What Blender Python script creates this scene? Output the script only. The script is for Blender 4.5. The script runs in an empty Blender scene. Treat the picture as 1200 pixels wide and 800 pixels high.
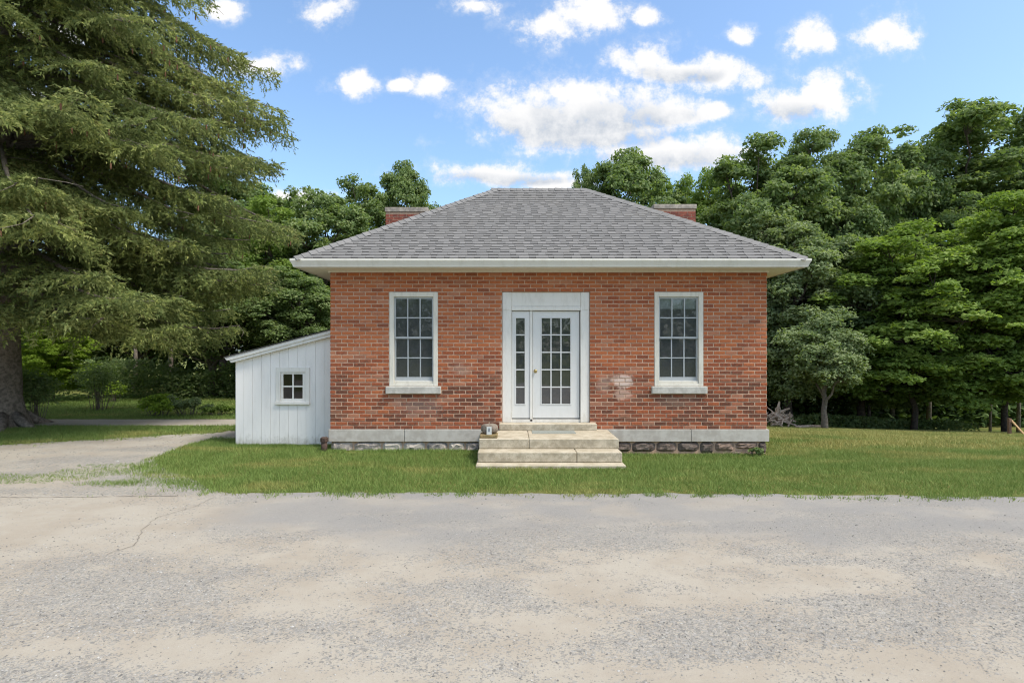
import bpy, math, random
import numpy as np
from mathutils import Vector

R = math.radians
scene = bpy.context.scene
COL = scene.collection

# ------------------------------------------------------------------ camera
CAM_H = 1.86
F = 675.0                      # focal length in pixels of the 1200 px wide photograph
CX, HY = 600.0, 411.0          # vanishing point
cam_d = bpy.data.cameras.new('camera')
cam = bpy.data.objects.new('camera', cam_d)
COL.objects.link(cam)
cam.location = (0, 0, CAM_H)
cam.rotation_euler = (R(90), 0, 0)
cam_d.sensor_width = 36
cam_d.lens = F / 1200 * 36
cam_d.shift_y = (HY - 400) / 1200
cam_d.clip_start = 0.05
cam_d.clip_end = 3000
scene.camera = cam

# ------------------------------------------------------------------ light
SUN_ELEV, SUN_AZ = 57.0, 122.0     # azimuth from +Y (into the picture) towards +X; a veiled sun behind the viewer's right shoulder
SUN_STRENGTH, SUN_ANGLE = 2.25, 16.0
SKY_STRENGTH = 0.15
EXPOSURE = 0.9
se, sa = R(SUN_ELEV), R(SUN_AZ)
sun_dir = Vector((math.cos(se) * math.sin(sa), math.cos(se) * math.cos(sa), math.sin(se)))
sun_d = bpy.data.lights.new('sun', 'SUN')
sun_d.energy = SUN_STRENGTH
sun_d.angle = R(SUN_ANGLE)
sun_d.color = (1.0, 0.95, 0.86)
sun = bpy.data.objects.new('sun', sun_d)
COL.objects.link(sun)
sun.rotation_euler = sun_dir.to_track_quat('Z', 'Y').to_euler()
sun.location = (-20, 0, 40)

scene.view_settings.view_transform = 'Standard'
scene.view_settings.look = 'None'
scene.view_settings.gamma = 1
scene.view_settings.use_curve_mapping = False
scene.view_settings.exposure = EXPOSURE
scene.render.engine = 'CYCLES'
scene.cycles.max_bounces = 8
scene.cycles.diffuse_bounces = 4
scene.cycles.transparent_max_bounces = 12
scene.cycles.use_denoising = True
scene.cycles.filter_width = 1.1


class NT:
    """small helper to write node graphs"""
    def __init__(self, tree):
        self.t = tree
        self.n = tree.nodes
        self.l = tree.links

    def node(self, typ, **kw):
        nd = self.n.new(typ)
        for k, v in kw.items():
            setattr(nd, k, v)
        return nd

    def put(self, sock, v):
        if v is None:
            return
        if isinstance(v, bpy.types.NodeSocket):
            self.l.new(v, sock)
        else:
            try:
                sock.default_value = v
            except Exception:
                if isinstance(v, (int, float)):
                    sock.default_value = (v, v, v) if len(sock.default_value) == 3 else (v, v, v, 1)
                else:
                    sock.default_value = tuple(v) + (1,)

    def math(self, op, a, b=None, c=None, clamp=False):
        nd = self.node('ShaderNodeMath', operation=op, use_clamp=clamp)
        for i, v in enumerate((a, b, c)):
            self.put(nd.inputs[i], v)
        return nd.outputs[0]

    def vec(self, op, a, b=None):
        nd = self.node('ShaderNodeVectorMath', operation=op)
        self.put(nd.inputs[0], a)
        if b is not None:
            self.put(nd.inputs[1], b)
        return nd.outputs['Value'] if op in ('LENGTH', 'DOT_PRODUCT', 'DISTANCE') else nd.outputs[0]

    def mix(self, f, a, b, blend='MIX'):
        nd = self.node('ShaderNodeMix', data_type='RGBA', blend_type=blend)
        self.put(nd.inputs[0], f)
        self.put(nd.inputs[6], a if isinstance(a, bpy.types.NodeSocket) else (tuple(a) + (1,))[:4])
        self.put(nd.inputs[7], b if isinstance(b, bpy.types.NodeSocket) else (tuple(b) + (1,))[:4])
        return nd.outputs[2]

    def noise(self, vec, scale, detail=4, rough=0.55, dist=0.0, out=0):
        nd = self.node('ShaderNodeTexNoise')
        self.put(nd.inputs['Vector'], vec)
        nd.inputs['Scale'].default_value = scale
        nd.inputs['Detail'].default_value = detail
        nd.inputs['Roughness'].default_value = rough
        nd.inputs['Distortion'].default_value = dist
        return nd.outputs[out]

    def ramp(self, f, lo, hi, a=0.0, b=1.0, smooth=True):
        nd = self.node('ShaderNodeMapRange', interpolation_type='SMOOTHSTEP' if smooth else 'LINEAR')
        self.put(nd.inputs[0], f)
        for i, v in enumerate((lo, hi, a, b)):
            self.put(nd.inputs[1 + i], v)
        return nd.outputs[0]

    def sep(self, v):
        nd = self.node('ShaderNodeSeparateXYZ')
        self.put(nd.inputs[0], v)
        return nd.outputs

    def comb(self, x, y, z):
        nd = self.node('ShaderNodeCombineXYZ')
        for i, v in enumerate((x, y, z)):
            self.put(nd.inputs[i], v)
        return nd.outputs[0]

    def bump(self, h, strength=0.5, dist=0.01):
        nd = self.node('ShaderNodeBump')
        nd.inputs['Strength'].default_value = strength
        nd.inputs['Distance'].default_value = dist
        self.put(nd.inputs['Height'], h)
        return nd.outputs[0]


# ------------------------------------------------------------------ world: Nishita sky with scattered cumulus
world = bpy.data.worlds.new('World')
scene.world = world
world.use_nodes = True
world.cycles.sampling_method = 'MANUAL'
world.cycles.sample_map_resolution = 256
g = NT(world.node_tree)
g.n.clear()
w_out = g.node('ShaderNodeOutputWorld')
bg = g.node('ShaderNodeBackground')
bg.inputs['Strength'].default_value = SKY_STRENGTH
sky = g.node('ShaderNodeTexSky', sky_type='NISHITA')
sky.sun_disc = False
sky.sun_elevation = se
sky.sun_rotation = sa
sky.altitude = 100
sky.air_density = 1.0
sky.dust_density = 2.2
sky.ozone_density = 1.6
tc = g.node('ShaderNodeTexCoord')
D = tc.outputs['Generated']
dx, dy, dz = g.sep(D)
ay = g.math('MAXIMUM', g.math('ABSOLUTE', dy), 0.02)
u = g.math('DIVIDE', dx, ay)
v = g.math('DIVIDE', dz, ay)
uv = g.comb(u, v, g.math('MULTIPLY', dy, 0.5))
# each cloud: centre and half size, in photograph pixels turned into directions
clouds = [(640, 30, 44, 22), (682, 16, 44, 26), (752, 72, 46, 25), (838, 88, 52, 18), (795, 82, 60, 16),
          (632, 136, 72, 33), (700, 126, 92, 35), (772, 132, 68, 20), (690, 152, 122, 24), (785, 180, 106, 22), (838, 131, 19, 12),
          (925, 124, 42, 22), (966, 110, 40, 29), (950, 48, 28, 23), (1036, 43, 38, 24), (868, 43, 19, 11),
          (416, 98, 29, 16), (505, 102, 24, 15), (383, 12, 29, 19), (305, 78, 40, 12), (590, 205, 96, 13),
          (640, 214, 54, 11), (550, 5, 28, 12), (340, 232, 48, 12), (262, 12, 23, 15), (1198, 212, 32, 24), (758, 20, 15, 10),
          (470, 103, 15, 8), (30, 120, 60, 25), (60, 40, 60, 20), (1290, 90, 60, 30)]
bank = {(632, 136), (700, 126), (690, 152), (785, 180), (795, 82), (590, 205), (925, 124), (772, 132)}
warp = g.noise(uv, 9.0, 1, 0.6, out=1)
wv = g.vec('MULTIPLY', g.vec('SUBTRACT', warp, (0.5, 0.5, 0.5)), (0.05, 0.035, 0.0))
uvw = g.vec('ADD', uv, wv)
uvw = g.vec('MULTIPLY', uvw, (1, 1, 0))
dens = None
dark = None
for i, (px, py, rx, ry) in enumerate(clouds):
    c = ((px - CX) / F, (HY - py) / F, 0)
    q = g.vec('MULTIPLY', g.vec('SUBTRACT', uvw, c), (F / rx, F / ry, 0))
    e = g.math('SUBTRACT', 1.0, g.vec('LENGTH', q))
    dens = e if dens is None else g.math('MAXIMUM', dens, e)
    if (px, py) in bank:
        qs = g.sep(q)[1]
        dk = g.math('MULTIPLY', g.ramp(qs, 0.45, -0.55), g.ramp(e, -0.15, 0.3))
        dark = dk if dark is None else g.math('MAXIMUM', dark, dk)
fb = g.noise(uv, 17.0, 6, 0.66)
det = g.math('MULTIPLY', g.math('SUBTRACT', fb, 0.5), 3.0)
cl = g.ramp(g.math('ADD', dens, det), -0.24, 0.56)
wisp = g.math('MULTIPLY', g.ramp(g.math('ADD', dens, g.math('MULTIPLY', det, 1.25)), -0.55, 0.35), 0.22)
cl = g.math('MAXIMUM', cl, wisp)
# cumulus above and beside the view, cover thickened there for neutral fill light
zc = g.math('MAXIMUM', dz, 0.08)
lay = g.comb(g.math('DIVIDE', dx, zc), g.math('DIVIDE', dy, zc), 0.0)
gen = g.ramp(g.noise(lay, 1.6, 4, 0.58), 0.40, 0.56)
outside = g.ramp(g.math('MAXIMUM', g.math('ABSOLUTE', u), g.math('MULTIPLY', v, 1.3)), 0.95, 1.25)
gen = g.math('MULTIPLY', gen, outside)
cl = g.math('MAXIMUM', cl, gen)
cl = g.math('MULTIPLY', cl, g.ramp(dz, 0.0, 0.05))
dark = g.math('MULTIPLY', dark, g.ramp(fb, 0.72, 0.36, 0.25, 1.0))
cloud_col = g.mix(dark, (3.75, 3.72, 3.7), (2.1, 2.3, 2.6))
sky_col = g.mix(1.0, sky.outputs[0], (0.90, 1.0, 1.04), 'MULTIPLY')
final = g.mix(cl, sky_col, cloud_col)
g.put(bg.inputs['Color'], final)
g.l.new(bg.outputs[0], w_out.inputs[0])


# ------------------------------------------------------------------ materials
def new_mat(name, rough=0.8, spec=0.3):
    m = bpy.data.materials.new(name)
    m.use_nodes = True
    k = NT(m.node_tree)
    b = k.n['Principled BSDF']
    b.inputs['Roughness'].default_value = rough
    b.inputs['Specular IOR Level'].default_value = spec
    return m, k, b


def position(k):
    return k.node('ShaderNodeNewGeometry').outputs['Position']


def mat_simple(name, a, b_, scale, rough=0.8, bump=0.2, bd=0.004, spec=0.3, detail=5, lo=0.35, hi=0.65):
    m, k, b = new_mat(name, rough, spec)
    p = position(k)
    f = k.noise(p, scale, detail, 0.6)
    k.put(b.inputs['Base Color'], k.mix(k.ramp(f, lo, hi), a, b_))
    if bump:
        k.put(b.inputs['Normal'], k.bump(k.noise(p, scale * 4, 4, 0.6), bump, bd))
    return m


M = {}

# house wall: course height, brick pitch
BZ0, BH, BX0, BP = 0.396, 0.0735, -3.408, 0.22135
WALL_Y = 10.8


def brick_material():
    m, k, b = new_mat('brick', 0.9, 0.15)
    p = position(k)
    x, y, z = k.sep(p)
    row = k.math('FLOOR', k.math('DIVIDE', k.math('SUBTRACT', z, BZ0), BH))
    uu = k.math('SUBTRACT', k.math('ADD', x, y), BX0 + WALL_Y - 0.012)
    odd = k.math('MODULO', row, 2.0)
    col = k.math('FLOOR', k.math('ADD', k.math('DIVIDE', uu, BP), k.math('MULTIPLY', odd, 0.5)))
    wn = k.node('ShaderNodeTexWhiteNoise', noise_dimensions='3D')
    k.put(wn.inputs[0], k.comb(col, row, 3.7))
    rnd = wn.outputs[0]
    wn2 = k.node('ShaderNodeTexWhiteNoise', noise_dimensions='3D')
    k.put(wn2.inputs[0], k.comb(row, col, 9.1))
    rnd2 = wn2.outputs[0]
    zone = k.noise(p, 0.9, 3, 0.5)
    # the lower courses were laid in darker, harder burnt brick
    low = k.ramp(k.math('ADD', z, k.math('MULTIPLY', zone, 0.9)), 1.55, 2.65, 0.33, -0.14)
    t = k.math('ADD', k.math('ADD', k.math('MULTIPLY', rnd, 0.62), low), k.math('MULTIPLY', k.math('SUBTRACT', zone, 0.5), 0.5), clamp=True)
    smear = k.noise(p, 26, 4, 0.6)
    t = k.math('ADD', t, k.math('MULTIPLY', k.math('SUBTRACT', smear, 0.5), 1.0), clamp=True)
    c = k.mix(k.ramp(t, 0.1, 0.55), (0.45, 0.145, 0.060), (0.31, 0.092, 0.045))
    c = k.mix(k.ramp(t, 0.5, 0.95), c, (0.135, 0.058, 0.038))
    c = k.mix(k.ramp(rnd2, 0.78, 1.0, 0, 0.6), c, (0.44, 0.22, 0.14))
    c = k.mix(k.ramp(rnd2, 0.18, 0.0, 0, 0.55), c, (0.19, 0.075, 0.050))
    c = k.mix(k.math('MULTIPLY', k.ramp(k.noise(p, 17, 5, 0.75), 0.55, 0.68), 0.42), c, (0.16, 0.070, 0.045))
    # pale repair smear and lime bloom
    def patch(px, pz, rx, rz, amt, colr, c):
        d = k.vec('LENGTH', k.vec('MULTIPLY', k.vec('SUBTRACT', p, (px, WALL_Y, pz)), (1 / rx, 0, 1 / rz)))
        n = k.noise(p, 7, 4, 0.7)
        f = k.ramp(k.math('ADD', d, k.math('MULTIPLY', k.math('SUBTRACT', n, 0.5), 1.6)), 1.15, 0.45, 0, amt)
        return k.mix(f, c, colr)
    c = patch(2.09, 1.30, 0.21, 0.14, 0.9, (0.66, 0.53, 0.46), c)
    c = patch(2.09, 1.03, 0.2, 0.12, 0.65, (0.58, 0.40, 0.32), c)
    c = patch(1.72, 1.22, 0.16, 0.2, 0.35, (0.45, 0.36, 0.30), c)
    c = patch(-1.75, 0.82, 0.55, 0.2, 0.4, (0.25, 0.20, 0.18), c)
    c = patch(3.1, 0.9, 0.5, 0.13, 0.45, (0.20, 0.14, 0.11), c)
    c = patch(-0.95, 1.52, 0.25, 0.12, 0.4, (0.45, 0.33, 0.26), c)
    c = patch(-2.9, 1.78, 0.4, 0.12, 0.35, (0.45, 0.24, 0.16), c)
    bloom = k.ramp(k.noise(p, 5, 5, 0.7), 0.58, 0.75, 0, 0.35)
    c = k.mix(bloom, c, (0.44, 0.26, 0.18))
    # lime rubbed over the arrises when the joints were pointed
    lime = k.ramp(k.noise(p, 55, 4, 0.7), 0.58, 0.75, 0, 0.45)
    c = k.mix(lime, c, (0.46, 0.26, 0.17))
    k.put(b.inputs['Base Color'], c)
    k.put(b.inputs['Normal'], k.bump(k.noise(p, 90, 4, 0.65), 0.5, 0.004))
    return m


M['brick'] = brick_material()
M['mortar'] = mat_simple('mortar', (0.55, 0.37, 0.26), (0.42, 0.275, 0.195), 14, 0.95, 0.4)
M['chimney_brick'] = mat_simple('chimney_brick', (0.30, 0.085, 0.055), (0.16, 0.055, 0.045), 9, 0.9, 0.4)
M['limestone'] = mat_simple('limestone', (0.50, 0.47, 0.42), (0.40, 0.365, 0.32), 6, 0.9, 0.35, 0.004)
M['sill_stone'] = mat_simple('sill_stone', (0.56, 0.54, 0.49), (0.42, 0.40, 0.36), 9, 0.9, 0.35, 0.004)
M['cap_stone'] = mat_simple('cap_stone', (0.46, 0.40, 0.34), (0.26, 0.23, 0.20), 9, 0.9, 0.4)


def step_material():
    m, k, b = new_mat('step_stone', 0.9, 0.2)
    p = position(k)
    f = k.noise(p, 5, 6, 0.65)
    f2 = k.noise(p, 30, 4, 0.7)
    c = k.mix(k.ramp(f, 0.35, 0.7), (0.52, 0.46, 0.355), (0.38, 0.325, 0.235))
    c = k.mix(k.ramp(f2, 0.52, 0.75, 0, 0.55), c, (0.23, 0.195, 0.145))
    # darker blotches on the upright faces
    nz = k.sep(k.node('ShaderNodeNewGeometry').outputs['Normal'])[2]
    mottle = k.math('MULTIPLY', k.ramp(k.noise(p, 9, 5, 0.7), 0.42, 0.6), k.ramp(nz, 0.6, 0.2, 0, 0.55))
    c = k.mix(mottle, c, (0.25, 0.215, 0.155))
    k.put(b.inputs['Base Color'], c)
    k.put(b.inputs['Normal'], k.bump(k.noise(p, 60, 5, 0.7), 0.5, 0.006))
    return m


M['step'] = step_material()


def stone_material(name, a, b_, c_):
    m, k, b = new_mat(name, 0.9, 0.2)
    p = position(k)
    inf = k.node('ShaderNodeObjectInfo').outputs['Random']
    f = k.noise(p, 10, 6, 0.7)
    c = k.mix(k.ramp(f, 0.35, 0.65), a, b_)
    c = k.mix(k.ramp(inf, 0.55, 1.0, 0, 0.75), c, c_)
    c = k.mix(k.ramp(k.noise(p, 45, 3, 0.6), 0.6, 0.75, 0, 0.5), c, (0.38, 0.33, 0.29))
    k.put(b.inputs['Base Color'], c)
    k.put(b.inputs['Normal'], k.bump(k.noise(p, 30, 6, 0.7), 0.9, 0.015))
    return m


M['dark_stone'] = stone_material('dark_stone', (0.105, 0.078, 0.065), (0.195, 0.155, 0.13), (0.32, 0.22, 0.165))
M['pale_stone'] = stone_material('pale_stone', (0.48, 0.41, 0.34), (0.22, 0.20, 0.19), (0.58, 0.52, 0.44))


def paint(name, col, mottle, amt=0.5, rough=0.55, scale=3):
    m, k, b = new_mat(name, rough, 0.4)
    p = position(k)
    st = k.noise(k.vec('MULTIPLY', p, (1, 1, 0.25)), scale * 4, 5, 0.65)
    f = k.math('MULTIPLY', k.ramp(st, 0.45, 0.75), amt)
    k.put(b.inputs['Base Color'], k.mix(f, col, mottle))
    k.put(b.inputs['Normal'], k.bump(k.noise(p, 40, 4, 0.6), 0.12, 0.003))
    return m


M['white_paint'] = paint('white_paint', (0.75, 0.725, 0.67), (0.55, 0.525, 0.46), 0.5)
M['casing_paint'] = paint('casing_paint', (0.71, 0.67, 0.58), (0.50, 0.465, 0.39), 0.6)
M['door_paint'] = paint('door_paint', (0.68, 0.675, 0.65), (0.57, 0.56, 0.525), 0.3, 0.4)
M['sash_paint'] = paint('sash_paint', (0.42, 0.44, 0.445), (0.34, 0.36, 0.37), 0.5)
M['gutter'] = paint('gutter_paint', (0.68, 0.655, 0.585), (0.52, 0.49, 0.41), 0.55, 0.45, 1.2)
M['soffit'] = paint('soffit_paint', (0.78, 0.75, 0.66), (0.60, 0.55, 0.44), 0.6, 0.6)
def splash(m, z0, z1, col, amt):
    k = NT(m.node_tree)
    b = k.n['Principled BSDF']
    old = b.inputs['Base Color'].links[0].from_socket
    p = position(k)
    z = k.sep(p)[2]
    n = k.noise(k.vec('MULTIPLY', p, (1, 1, 0.5)), 16, 5, 0.7)
    f = k.ramp(k.math('ADD', z, k.math('MULTIPLY', k.math('SUBTRACT', n, 0.5), 0.5)), z1, z0, 0, amt)
    spots = k.ramp(k.noise(p, 33, 4, 0.7), 0.66, 0.76, 0, 0.35)
    k.put(b.inputs['Base Color'], k.mix(spots, k.mix(f, old, col), (0.50, 0.46, 0.40)))


M['shed_paint'] = paint('shed_paint', (0.84, 0.81, 0.77), (0.68, 0.655, 0.62), 0.55, 0.6, 1.2)
splash(M['shed_paint'], -0.02, 0.24, (0.36, 0.33, 0.26), 0.6)
splash(M['white_paint'], 0.35, 0.75, (0.42, 0.38, 0.31), 0.45)
M['brass'] = mat_simple('brass', (0.55, 0.42, 0.18), (0.42, 0.31, 0.13), 40, 0.3, 0)
M['brass'].node_tree.nodes['Principled BSDF'].inputs['Metallic'].default_value = 1
M['rust'] = mat_simple('rusty_iron', (0.10, 0.06, 0.045), (0.055, 0.038, 0.032), 40, 0.85, 0.5)
M['slate_mat'] = mat_simple('slate_mat', (0.22, 0.235, 0.21), (0.29, 0.30, 0.27), 30, 0.9, 0.3)
M['interior'] = mat_simple('interior_plaster', (0.30, 0.29, 0.27), (0.19, 0.18, 0.165), 3, 0.9, 0)
M['blind'] = mat_simple('blind', (0.62, 0.63, 0.60), (0.52, 0.53, 0.5), 20, 0.8, 0)
M['dark_gap'] = mat_simple('dark_gap', (0.05, 0.05, 0.048), (0.03, 0.03, 0.03), 10, 0.9, 0)
M['timber'] = mat_simple('raw_timber', (0.50, 0.34, 0.18), (0.36, 0.22, 0.11), 30, 0.8, 0.3)
M['old_timber'] = mat_simple('old_timber', (0.24, 0.14, 0.09), (0.16, 0.10, 0.07), 20, 0.8, 0.3)
M['dead_wood'] = mat_simple('dead_wood', (0.60, 0.48, 0.38), (0.33, 0.24, 0.18), 12, 0.9, 0.4)
M['card'] = mat_simple('white_card', (0.62, 0.64, 0.62), (0.5, 0.52, 0.5), 50, 0.7, 0)
M['card_mark'] = mat_simple('card_mark', (0.10, 0.12, 0.16), (0.2, 0.22, 0.25), 90, 0.7, 0)
M['cobble'] = mat_simple('ornament_stone', (0.19, 0.16, 0.125), (0.30, 0.245, 0.20), 22, 0.9, 0.8, 0.01)
M['mossy_stone'] = mat_simple('mossy_stone', (0.28, 0.20, 0.10), (0.14, 0.115, 0.05), 40, 0.9, 0.5)


def glass_material(name='door_glass', haze=0.085, ior=2.1):
    m = bpy.data.materials.new(name)
    m.use_nodes = True
    k = NT(m.node_tree)
    k.n.clear()
    out = k.node('ShaderNodeOutputMaterial')
    fr = k.node('ShaderNodeFresnel')
    fr.inputs[0].default_value = ior
    nrm = k.bump(k.noise(position(k), 3.0, 2, 0.5), 0.06, 0.02)
    k.put(fr.inputs['Normal'], nrm)
    tr = k.node('ShaderNodeBsdfTransparent')
    tr.inputs[0].default_value = (0.70, 0.75, 0.74, 1)
    gl = k.node('ShaderNodeBsdfGlossy')
    gl.inputs['Roughness'].default_value = 0.02
    k.put(gl.inputs['Normal'], nrm)
    mx = k.node('ShaderNodeMixShader')
    k.put(mx.inputs[0], k.math('ADD', fr.outputs[0], 0.02))
    k.l.new(tr.outputs[0], mx.inputs[1])
    k.l.new(gl.outputs[0], mx.inputs[2])
    # grey film: dust and insect screen, plus pale reflections painted into the panes
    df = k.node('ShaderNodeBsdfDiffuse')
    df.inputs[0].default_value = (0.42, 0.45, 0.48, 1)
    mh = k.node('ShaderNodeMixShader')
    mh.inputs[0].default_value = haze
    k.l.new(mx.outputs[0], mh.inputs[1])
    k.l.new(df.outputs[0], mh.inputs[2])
    k.l.new(mh.outputs[0], out.inputs[0])
    return m


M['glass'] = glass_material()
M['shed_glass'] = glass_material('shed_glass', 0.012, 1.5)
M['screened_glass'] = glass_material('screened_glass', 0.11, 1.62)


def shingle_material(name, dark=1.0):
    m, k, b = new_mat(name, 0.95, 0.15)
    p = position(k)
    isl = k.node('ShaderNodeNewGeometry').outputs['Random Per Island']
    inf = k.node('ShaderNodeObjectInfo').outputs['Random']
    wn = k.node('ShaderNodeTexWhiteNoise', noise_dimensions='2D')
    k.put(wn.inputs[0], k.comb(isl, inf, 0))
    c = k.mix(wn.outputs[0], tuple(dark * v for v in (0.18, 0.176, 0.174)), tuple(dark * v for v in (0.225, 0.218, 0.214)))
    c = k.mix(k.ramp(k.noise(p, 130, 2, 0.7), 0.4, 0.7, 0, 0.45), c, tuple(dark * v for v in (0.10, 0.10, 0.10)))
    c = k.mix(k.ramp(k.noise(p, 0.8, 4, 0.6), 0.45, 0.75, 0, 0.3), c, tuple(dark * v for v in (0.19, 0.18, 0.165)))
    k.put(b.inputs['Base Color'], c)
    k.put(b.inputs['Normal'], k.bump(k.noise(p, 200, 2, 0.7), 0.4, 0.003))
    return m


M['shingle'] = shingle_material('shingle')
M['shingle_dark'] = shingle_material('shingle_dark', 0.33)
M['shingle_cap'] = shingle_material('shingle_cap', 1.08)


def leaf_material(name, c1, c2, c3, trans=0.42, yellow=0.0):
    m = bpy.data.materials.new(name)
    m.use_nodes = True
    k = NT(m.node_tree)
    b = k.n['Principled BSDF']
    out = k.n['Material Output']
    geo = k.node('ShaderNodeNewGeometry')
    p = geo.outputs['Position']
    isl = geo.outputs['Random Per Island']
    f = k.noise(p, 0.55, 3, 0.6)
    t = k.math('ADD', k.math('MULTIPLY', k.math('SUBTRACT', f, 0.5), 1.6), isl, clamp=True)
    c = k.mix(k.ramp(t, 0.0, 0.6, smooth=False), c1, c2)
    c = k.mix(k.ramp(t, 0.6, 1.0, smooth=False), c, c3)
    k.put(b.inputs['Base Color'], c)
    b.inputs['Roughness'].default_value = 0.6
    b.inputs['Specular IOR Level'].default_value = 0.12
    tr = k.node('ShaderNodeBsdfTranslucent')
    k.put(tr.inputs[0], k.mix(1.0, c, (1.25, 1.35, 0.6), 'MULTIPLY'))
    mx = k.node('ShaderNodeMixShader')
    mx.inputs[0].default_value = trans
    k.l.new(b.outputs[0], mx.inputs[1])
    k.l.new(tr.outputs[0], mx.inputs[2])
    k.l.new(mx.outputs[0], out.inputs[0])
    return m


M['leaf_oak'] = leaf_material('leaf_oak', (0.127, 0.186, 0.071), (0.190, 0.260, 0.106), (0.285, 0.340, 0.153))
M['leaf_grey'] = leaf_material('leaf_grey', (0.157, 0.214, 0.096), (0.225, 0.285, 0.139), (0.335, 0.383, 0.212))
M['leaf_maple'] = leaf_material('leaf_maple', (0.154, 0.230, 0.051), (0.218, 0.310, 0.071), (0.307, 0.389, 0.110))
M['leaf_light'] = leaf_material('leaf_light', (0.189, 0.285, 0.037), (0.262, 0.367, 0.051), (0.341, 0.443, 0.079))
M['leaf_shaded'] = leaf_material('leaf_shaded', (0.063, 0.105, 0.034), (0.100, 0.159, 0.050), (0.153, 0.221, 0.073), 0.3)  # darker copy of the leaf greens, the wood's inner shade put into colour
M['needle'] = leaf_material('needle', (0.149, 0.186, 0.064), (0.249, 0.281, 0.095), (0.388, 0.396, 0.146), 0.45)
_k = NT(M['needle'].node_tree)
_b = _k.n['Principled BSDF']
_old = _b.inputs['Base Color'].links[0].from_socket
_y = _k.node('ShaderNodeAttribute', attribute_name='young').outputs['Fac']
_geo = _k.node('ShaderNodeNewGeometry')
_n = _k.noise(_geo.outputs['Position'], 1.4, 3, 0.6)
_f = _k.ramp(_k.math('ADD', _y, _k.math('MULTIPLY', _k.math('SUBTRACT', _n, 0.5), 1.1)), 0.25, 0.95)
_new = _k.mix(_f, _k.mix(1.0, _old, (0.85, 0.90, 0.95), 'MULTIPLY'), _k.mix(1.0, _old, (1.40, 1.42, 1.25), 'MULTIPLY'))
_new = _k.mix(_k.ramp(_k.noise(_geo.outputs['Position'], 3.1, 3, 0.6), 0.62, 0.72, 0, 0.35), _new, (0.26, 0.16, 0.075))
_k.put(_b.inputs['Base Color'], _new)
_k.put(_k.n['Translucent BSDF'].inputs[0], _new)
M['cone'] = mat_simple('cone', (0.20, 0.10, 0.055), (0.13, 0.07, 0.04), 20, 0.9, 0)
M['bark'] = mat_simple('bark', (0.135, 0.105, 0.085), (0.070, 0.055, 0.046), 12, 0.95, 1.0, 0.03)
M['bark_pale'] = mat_simple('bark_pale', (0.26, 0.22, 0.18), (0.14, 0.115, 0.095), 12, 0.95, 1.0, 0.03)
M['spruce_bark'] = mat_simple('spruce_bark', (0.34, 0.285, 0.24), (0.17, 0.14, 0.115), 14, 0.95, 1.0, 0.04)
M['twig'] = mat_simple('twig', (0.20, 0.165, 0.135), (0.10, 0.08, 0.065), 8, 0.95, 0)


def grass_material():
    m = bpy.data.materials.new('grass_blade')
    m.use_nodes = True
    k = NT(m.node_tree)
    b = k.n['Principled BSDF']
    out = k.n['Material Output']
    geo = k.node('ShaderNodeNewGeometry')
    p = geo.outputs['Position']
    isl = geo.outputs['Random Per Island']
    x, y, z = k.sep(p)
    f = k.noise(p, 1.1, 4, 0.65)
    t = k.math('ADD', k.math('MULTIPLY', k.math('SUBTRACT', f, 0.5), 1.2), isl, clamp=True)
    c = k.mix(t, (0.105, 0.190, 0.036), (0.240, 0.345, 0.090))
    # dry, straw coloured streaks; extra yellow on the slope paints in its sunlit tone
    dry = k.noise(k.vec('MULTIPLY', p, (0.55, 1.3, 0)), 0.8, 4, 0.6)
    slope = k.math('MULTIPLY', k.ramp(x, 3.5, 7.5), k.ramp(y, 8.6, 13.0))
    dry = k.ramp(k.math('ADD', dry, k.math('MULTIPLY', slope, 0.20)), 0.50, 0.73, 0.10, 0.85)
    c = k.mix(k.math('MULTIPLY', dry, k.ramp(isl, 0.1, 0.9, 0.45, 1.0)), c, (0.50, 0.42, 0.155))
    k.put(b.inputs['Base Color'], c)
    b.inputs['Roughness'].default_value = 0.6
    b.inputs['Specular IOR Level'].default_value = 0.25
    tr = k.node('ShaderNodeBsdfTranslucent')
    k.put(tr.inputs[0], c)
    mx = k.node('ShaderNodeMixShader')
    mx.inputs[0].default_value = 0.3
    k.l.new(b.outputs[0], mx.inputs[1])
    k.l.new(tr.outputs[0], mx.inputs[2])
    k.l.new(mx.outputs[0], out.inputs[0])
    return m


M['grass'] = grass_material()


def ground_material():
    m, k, b = new_mat('turf_soil', 0.95, 0.1)
    p = position(k)
    c = k.mix(k.ramp(k.noise(p, 1.2, 5, 0.6), 0.35, 0.65), (0.095, 0.130, 0.032), (0.180, 0.175, 0.055))
    c = k.mix(k.ramp(k.noise(p, 24, 4, 0.6), 0.5, 0.75, 0, 0.6), c, (0.075, 0.080, 0.028))
    k.put(b.inputs['Base Color'], c)
    k.put(b.inputs['Normal'], k.bump(k.noise(p, 40, 4, 0.7), 0.8, 0.03))
    return m


M['ground'] = ground_material()


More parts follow.
